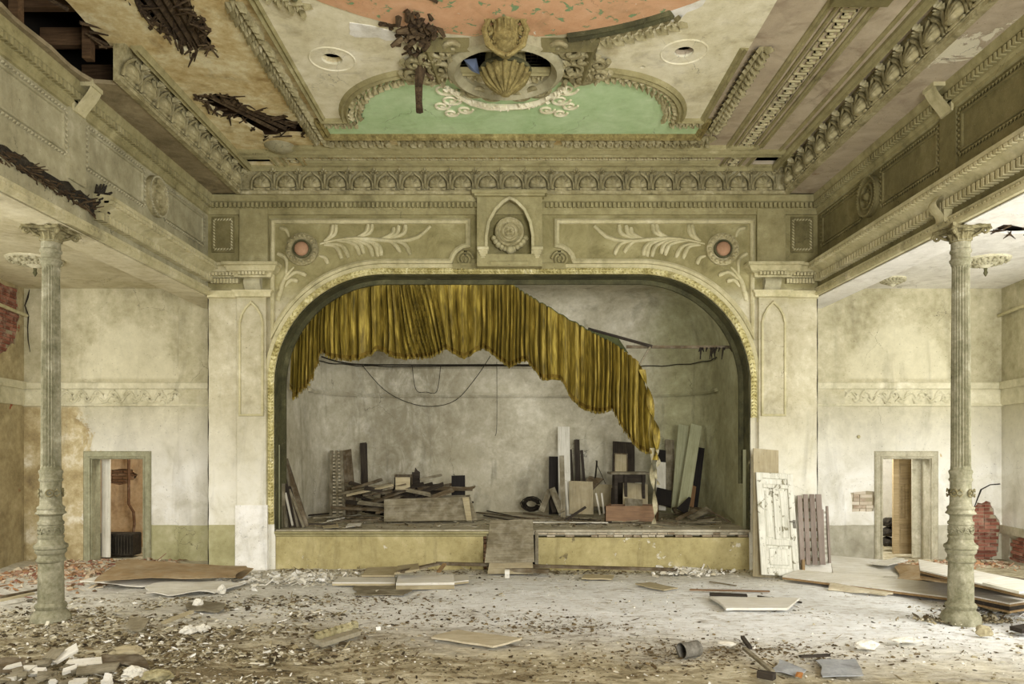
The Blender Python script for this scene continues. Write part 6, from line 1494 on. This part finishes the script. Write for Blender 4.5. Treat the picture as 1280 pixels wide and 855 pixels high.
board('plank', F_(204, 780, .06), F_(240, 766, .09), .06, .03, M['w_beige'], 'straw coloured batten lying slanted on the rubble left of centre', 'plank', up=(0, 0, 1))
m = MB()
# broken white cornice lump
def lump(nm, x, y, sx, sy, sz, mat, lab, cat, seed, z=.05, yaw=0, n=10, rough=.35, grp=None):
    m = MB(); o = F_(x, y, z); rnd_ = Vector((seed*3.1, seed*1.7, seed))
    def fn(u, v):
        a, b_ = u*2*PI, -PI/2+v*PI; d = Vector((math.cos(a)*math.cos(b_), math.sin(a)*math.cos(b_), math.sin(b_))); d = d*(1+rough*noise.noise(d*1.9+rnd_)+rough*.4*noise.noise(d*5+rnd_)); return Vector((d.x*sx, d.y*sy, max(-.6, d.z)*sz))
    m.grid(fn, n*2, n); ob = m.build(nm, mat, label=lab, cat=cat, group=grp); ob.location = o; ob.rotation_euler = (0, 0, yaw); bmx = bmesh.new(); bmx.from_mesh(ob.data); bmesh.ops.remove_doubles(bmx, verts=bmx.verts, dist=1e-4); bmx.to_mesh(ob.data); bmx.free(); return ob
fe = empty('cornice_fragment', F_(420, 802, .05), 'broken white piece of moulded leaf cornice lying on the floor', 'plaster fragment')
A, B = F_(394, 806, .05), F_(445, 790, .06)
board('backing', A, B, .20, .05, M['chips_white'], parent=fe, up=(0, -.3, 1), rag_=.04)
for k in range(7):
    f = (k+.5)/7; c = A.lerp(B, f)+Vector((0, .03, .09)); m = MB(); m.lathe([(.05, -.04), (.058+.01*math.sin(k*3), -.01), (.045, .02), (.02, .035)], 7, c=c+Vector((0, .02*math.sin(k*2.3), 0))); m.tube([c+Vector((0, -.03, .02)), c+Vector((.02, -.06, .03)), c+Vector((.04, -.04, .05))], [.02, .018, .006], 5); m.build('leaf_ornament', M['ornament'], fe, smooth=50)
# tin can
te2 = empty('tin_can', F_(862, 812, .09), 'small grey tin can lying on its side on the floor', 'can'); c = F_(862, 812, .09)
mt = Matrix.Translation(c) @ Matrix.Rotation(.5, 4, 'Z') @ Matrix.Rotation(PI/2, 4, 'Y')
m = MB(); prof = [(.075, -.11), (.082, -.105), (.08, -.07), (.077, -.06), (.08, -.05), (.077, 0), (.08, .05), (.077, .06), (.08, .07), (.082, .105), (.075, .11)]
vs = [mt @ Vector((r*math.cos(2*PI*j/20), r*math.sin(2*PI*j/20), z)) for r, z in prof for j in range(20)]; m.add(vs, [(i*20+j, i*20+(j+1) % 20, (i+1)*20+(j+1) % 20, (i+1)*20+j) for i in range(10) for j in range(20)]+[tuple(200+j for j in range(20))]); m.build('body', M['metal'], te2, smooth=40)
m = MB(); m.lathe([(.001, 0), (.07, .002), (.07, .006), (.001, .008)], 16, mat=Matrix.Translation(c+Vector((-.14, -.05, .0))) @ Matrix.Rotation(1.2, 4, 'Y')); m.build('lid', M['metal'], te2)
# lumps and scraps one can pick out
LL = [('plaster_lump', 247, 757, .07, .05, .09, 'chips_white', 'upright white plaster lump on the rubble left of centre', 'plaster lump'), ('plaster_lump', 253, 786, .08, .06, .05, 'chips_white', 'right white plaster lump of the pair in the left rubble', 'plaster lump'),
      ('plaster_lump', 236, 788, .09, .07, .05, 'chips_white', 'left white plaster lump of the pair in the left rubble', 'plaster lump'), ('plaster_lump', 160, 815, .17, .09, .06, 'w_beige', 'cream crumpled lump in the middle of the left rubble', 'plaster lump'),
      ('plaster_lump', 168, 842, .12, .07, .06, 'chips_white', 'white plaster lump near the bottom edge in the left rubble', 'plaster lump'), ('plaster_lump', 196, 845, .13, .08, .06, 'ornament', 'stained curved plaster lump right of the white one near the bottom edge', 'plaster lump'),
      ('plaster_lump', 134, 853, .05, .04, .07, 'w_dust', 'small bright white chip at the bottom edge on the left', 'plaster lump'), ('stone', 908, 805, .10, .05, .03, 'w_dust', 'pale crumpled rag lying right of the tin can', 'rag'),
      ('plaster_lump', 1083, 807, .12, .06, .05, 'chips_white', 'white crushed plaster piece in the right foreground', 'plaster lump'), ('plaster_lump', 1132, 800, .16, .07, .03, 'chips_white', 'flat white plaster flakes right of the crushed piece', 'plaster lump'),
      ('stone', 1230, 790, .09, .06, .07, 'chips', 'dark mossy stone on the rubble below the right column', 'stone'), ('plaster_lump', 277, 738, .06, .04, .08, 'chips_white', 'white upright lump at the right of the whitish sheet', 'plaster lump')]
for i, (nm_, x, y, sx, sy, sz, mt_, lab, ct) in enumerate(LL): lump(nm_, x, y, sx, sy, sz, M[mt_], lab, ct, i+3)
sheet('orange_scrap', [F_(994, 846, .04), F_(1002, 848, .04), F_(1004, 841, .05), F_(996, 840, .05)], .006, M['leaf_orange'], 'small orange brown scrap in the right foreground', 'scrap', .01, n=3)
sheet('broken_sheet', [F_(965, 838, .03), F_(998, 846, .03), F_(1008, 838, .03), F_(975, 824, .03)], .008, M['blueglass'], 'grey sheet with broken edge in the right foreground', 'sheet', .01, rg=.04)
sheet('broken_sheet', [F_(1030, 846, .02), F_(1085, 846, .02), F_(1066, 824, .02), F_(1020, 826, .02)], .008, M['blueglass'], 'larger blue grey sheet lying flat in the right foreground', 'sheet', .01, rg=.05)
board('stick', F_(930, 812, .05), F_(966, 842, .05), .04, .03, M['w_grey'], 'pale stick slanting along the broken grey sheet edge', 'stick', up=(0, 0, 1))
board('stick', F_(928, 798, .04), F_(938, 812, .04), .04, .03, M['w_dark'], 'dark stick behind the pale slanting one in the right foreground', 'stick', up=(0, 0, 1))
board('stick', F_(1000, 822, .03), F_(1036, 820, .03), .05, .02, M['w_dark'], 'dark flat stick right of the broken grey sheet', 'stick', up=(0, 0, 1))
board('block', F_(948, 846, .03), F_(968, 850, .03), .08, .06, M['w_dark'], 'dark charred block at the bottom right of centre', 'block', up=(0, 0, 1))
sheet('slate_piece', [F_(155, 786, .06), F_(172, 790, .05), F_(186, 776, .12), F_(166, 772, .12)], .02, M['w_grey'], 'grey tilted slate with broken comb edge in the left rubble', 'slate', .01, rg=.06)
sheet('board', [F_(0, 842, .05), F_(30, 842, .05), F_(32, 826, .10), F_(0, 824, .1)], .02, M['w_brown'], 'reddish brown board fragment at the left foreground edge', 'board', .02)
sheet('board', [F_(122, 832, .05), F_(188, 834, .05), F_(180, 820, .07), F_(128, 820, .07)], .015, M['w_brown'], 'tan cracked board lying in the left rubble', 'board', .03, rg=.1)
for i, (x, y, a, L_) in enumerate([(70, 826, 1.2, .3), (58, 828, 1.5, .25), (88, 831, .3, .3), (100, 840, .5, .32)]):
    p = F_(x, y, .08); d = Vector((math.cos(a), math.sin(a)*.5, .25 if i < 2 else .05))*L_
    board('slate_piece', p, p+d, .13, .02, M['w_grey' if i % 2 else 'w_dust'], ['pale slate shard standing up in the left foreground', 'grey splinter standing beside the first pale shard', 'pale slate shard lying right of the standing shards', 'long pale shard lying in front of the standing shard'][i], 'slate', up=(0, -.3, 1), rag_=.05)
rs = random.Random(55)
for k in range(30):
    x, y = rs.uniform(0, 95), rs.uniform(832, 858); p = F_(x, y, .06); a = rs.uniform(-.5, .9); d = Vector((math.cos(a), math.sin(a), rs.uniform(-.1, .2)))*rs.uniform(.07, .15)
    wn_ = rs.choice(['w_grey', 'w_dust', 'w_grey'])
    board('slate_piece', p, p+d, rs.uniform(.04, .09), .03, M[wn_], ('small grey' if wn_ == 'w_grey' else 'small whitish')+' slate piece in the '+('left' if x < 48 else 'right')+' half of the heap at the bottom left corner', 'slate', up=(rs.uniform(-.3, .3), rs.uniform(-.5, .1), 1), group='slate heap at the bottom left corner', rag_=.02, seg=1)

# ---- doors
A = P(1164, 700, 14.75)
def leafdoor(hx, hy, ang, Wd, Hd, mat, lab, nm='panelled_door'):
    e = empty(nm, (hx, hy, 0), lab, 'door')
    Mz = Matrix.Rotation(ang, 4, 'Z')
    def dp(n_, x0, x1, z0, z1, y0, y1, bev=.006, mt_=None):
        m = MB(); m.box(x0, x1, y0, y1, z0, z1, bev=bev); o = m.build(n_, mt_ or mat); o.parent = e; o.matrix_local = Mz
    dp('stile', 0, .11, .02, Hd, -.03, .03); dp('stile', Wd-.11, Wd, .02, Hd, -.03, .03)
    for a, b_ in ((.02, .2), (.62, .74), (1.42, 1.52), (Hd-.1, Hd)): dp('rail', .11, Wd-.11, a, b_, -.029, .029)
    dp('muntin', Wd/2-.04, Wd/2+.04, .74, 1.42, -.028, .028)
    for x0, x1, z0, z1 in ((.11, Wd-.11, .2, .62), (.11, Wd/2-.04, .74, 1.42), (Wd/2+.04, Wd-.11, .74, 1.42), (.11, Wd-.11, 1.52, Hd-.1)):
        dp('panel', x0, x1, z0, z1, -.006, .006, 0); dp('raised_field', x0+.04, x1-.04, z0+.04, z1-.04, -.014, .014)
    return e
leafdoor(8.18, 15.1, math.radians(178), .54, 1.93, M['w_ochre'], 'ochre panelled door standing ajar in the right doorway')
board('door_leaf_edge', (BX(1157), 14.75, 0), (BX(1157), 14.75, 1.95), .17, .03, M['framegrey'], 'grey plank door edge behind the right door casing', 'door', up=(0, -1, 0))
board('door_leaf_edge', (BX(119), 14.8, 0), (BX(119), 14.8, 1.95), .17, .03, M['w_white'], 'white painted door seen edge on in the left doorway', 'door', up=(0, -1, 0))
for i, (y, lab) in enumerate(((686, 'lowest dark bundle stacked inside the right doorway'), (673, 'middle dark bundle stacked inside the right doorway'), (660, 'topmost dark bundle stacked inside the right doorway'))):
    p = P(1111, y, 16); o = lump('bundle', 1111, 700, .15, .2, .12, M['soot_and_shade'], lab, 'bundle', 60+i, rough=.2); o.location = (p.x, 16, .12+.21*i+.02)
m = MB(); q = P(1073, 546, YB-.0); q.y = YB-.005; m.lathe([(.03, 0), (.035, .01), (.03, .02), (.015, .022)], 14, mat=Matrix.Translation(q) @ Matrix.Rotation(PI/2, 4, 'X')); m.build('wall_socket', M['ornament'], label='small round brown fitting on the white wall left of the right doorway', cat='wall fitting')

# ---- rubble
def chips(name, n, pos, s0, s1, mat, seed, lab, flat_=.25, stick=.08, lift=.0):
    rr = random.Random(seed); vs = []; fs = []
    for k in range(n):
        x, y = pos(rr); z = fz(x, y); s_ = s0*(s1/s0)**(rr.random()**1.8); a = rr.uniform(0, 2*PI)
        lx, ly, lz = s_*rr.uniform(.6, 1.4), s_*rr.uniform(.4, 1), s_*flat_*rr.uniform(.3, 1.3)
        if rr.random() < stick: lx *= 3.2; ly *= .35; lz = ly*.6; a = rr.gauss(.2, .7)
        t1, t2 = rr.gauss(0, .28), rr.gauss(0, .28); ca, sa = math.cos(a), math.sin(a); kx_ = len(vs); top = rr.uniform(.5, 1)
        for zz in (-1, 1):
            for xx, yy in ((-1, -1), (1, -1), (1, 1), (-1, 1)):
                f = top if zz > 0 else 1; px_, py_ = xx*lx*.5*f*rr.uniform(.7, 1.2), yy*ly*.5*f*rr.uniform(.7, 1.2); pz = zz*lz*.5+px_*t1+py_*t2
                vs.append((x+px_*ca-py_*sa, y+px_*sa+py_*ca, z+max(lz*.3, s_*.1)+pz+lift))
        fs += [(kx_, kx_+3, kx_+2, kx_+1), (kx_+4, kx_+5, kx_+6, kx_+7), (kx_, kx_+1, kx_+5, kx_+4), (kx_+1, kx_+2, kx_+6, kx_+5), (kx_+2, kx_+3, kx_+7, kx_+6), (kx_+3, kx_, kx_+4, kx_+7)]
    me = bpy.data.meshes.new(name); me.from_pydata(vs, [], fs); me.materials.append(mat); o = bpy.data.objects.new(name, me); COL.objects.link(o); return tag(o, lab, 'rubble', kind='stuff')
def left_field(r):
    while 1:
        x, y = r.uniform(-6.9, 0.5), 5.6+5.2*r.random()
        d = 1-max(0, (x+2.9)/2.6)-.25*abs(y-7.6); d *= max(.06, .62+1.5*noise.noise(Vector((x*1.0, y*1.9, 0)))+.6*noise.noise(Vector((x*3, y*4.5, 2))))
        if r.random() < d: return x, y
chips('rubble', 16000, left_field, .010, .075, M['chips'], 1, 'brown and grey rubble spread over the left foreground floor')
chips('rubble', 1500, left_field, .01, .06, M['chips_white'], 2, 'white plaster chips among the left foreground rubble', .3, .05, .01)
def scatter(r):
    while 1:
        x, y = r.uniform(-7.5, 8), r.uniform(5.4, 13.1)
        d = .10+.9*max(0, noise.noise(Vector((x*.8, y*1.4, 4))))+(.25 if y < 8.5 else 0)
        if r.random() < d: return x, y
chips('rubble', 5200, scatter, .008, .05, M['chips'], 3, 'thin scatter of dark crumbs over the whole hall floor', .3, .10)
chips('rubble', 2200, scatter, .008, .04, M['chips_white'], 4, 'thin scatter of white crumbs over the whole hall floor', .3, .05)
def blob(cx_, cy_, sx, sy): return lambda r: (r.gauss(cx_, sx), r.gauss(cy_, sy))
for i_, (x, y, sx, sy, n_, lb) in enumerate([(700, 783, .55, .28, 700, 'dark crumbs strewn in front of centre on the pale floor'), (930, 815, .9, .30, 1300, 'brown dirt and splinters round the broken sheets in the right foreground'), (560, 772, .8, .35, 800, 'brown crumbs between the plaster fragment and the pale slab'), (660, 835, 1.0, .25, 700, 'sparse brown dirt at the bottom centre of the floor'), (460, 750, .7, .3, 600, 'dark splinters before the white board pile')]):
    q_ = FL(x, y, 0); chips('rubble', n_, blob(q_.x, q_.y, sx, sy), .008, .05, M['chips_dark'], 30+i_, lb, .3, .14)
p = FL(865, 719, 0); chips('rubble', 420, blob(p.x, p.y+.15, .28, .18), .02, .12, M['chips_white'], 5, 'small heap of white rubble at the foot of the stage at right', .4, .15, .04)
p = FL(375, 728, 0); chips('rubble', 700, blob(p.x, p.y+.2, .6, .3), .02, .13, M['chips_white'], 6, 'white plaster rubble before the left end of the stage', .35, .12, .03)
p = FL(1196, 768, 0); chips('rubble', 520, blob(5.52, 9.28, .3, .10), .015, .07, M['chips'], 7, 'rubble heaped round the base of the right column', .4, .1, .03)
chips('rubble', 1500, lambda r: (r.uniform(-8.75, -6.2), min(14.3, r.gauss(12.9, .8))), .02, .12, M['chips_red'], 8, 'reddish brick rubble along the left aisle wall', .35, .2, .01)
def rf(r):
    while 1:
        x, y = r.uniform(5.3, 8.5), r.uniform(7.2, 10.2)
        if r.random() < .5+noise.noise(Vector((x, y*1.5, 8))): return x, y
chips('rubble', 1400, rf, .015, .09, M['chips'], 9, 'grey rubble right of and below the right column', .35, .15)
chips('rubble', 500, rf, .015, .09, M['chips_white'], 10, 'white chips right of and below the right column', .35, .1)
chips('rubble', 900, lambda r: (r.uniform(-4.1, 4.1), min(13.2, r.gauss(13.0, .12))), .015, .08, M['chips'], 13, 'crumbs along the foot of the stage riser', .35, .3)
chips('rubble', 500, lambda r: (r.uniform(6.5, 9.1), min(14.3, r.gauss(13.8, .25))), .03, .13, M['chips_red'], 14, 'brick rubble under the exposed bricks of the right aisle', .4, .1)
o = chips('rubble', 700, lambda r: (r.uniform(-4, 4), r.uniform(13.5, 15.6)), .015, .09, M['chips'], 15, 'crumbs and splinters littering the stage boards', .3, .4)
for v in o.data.vertices: v.co.z = ZS+.012+max(0, v.co.z-fz(v.co.x, v.co.y)-.0)
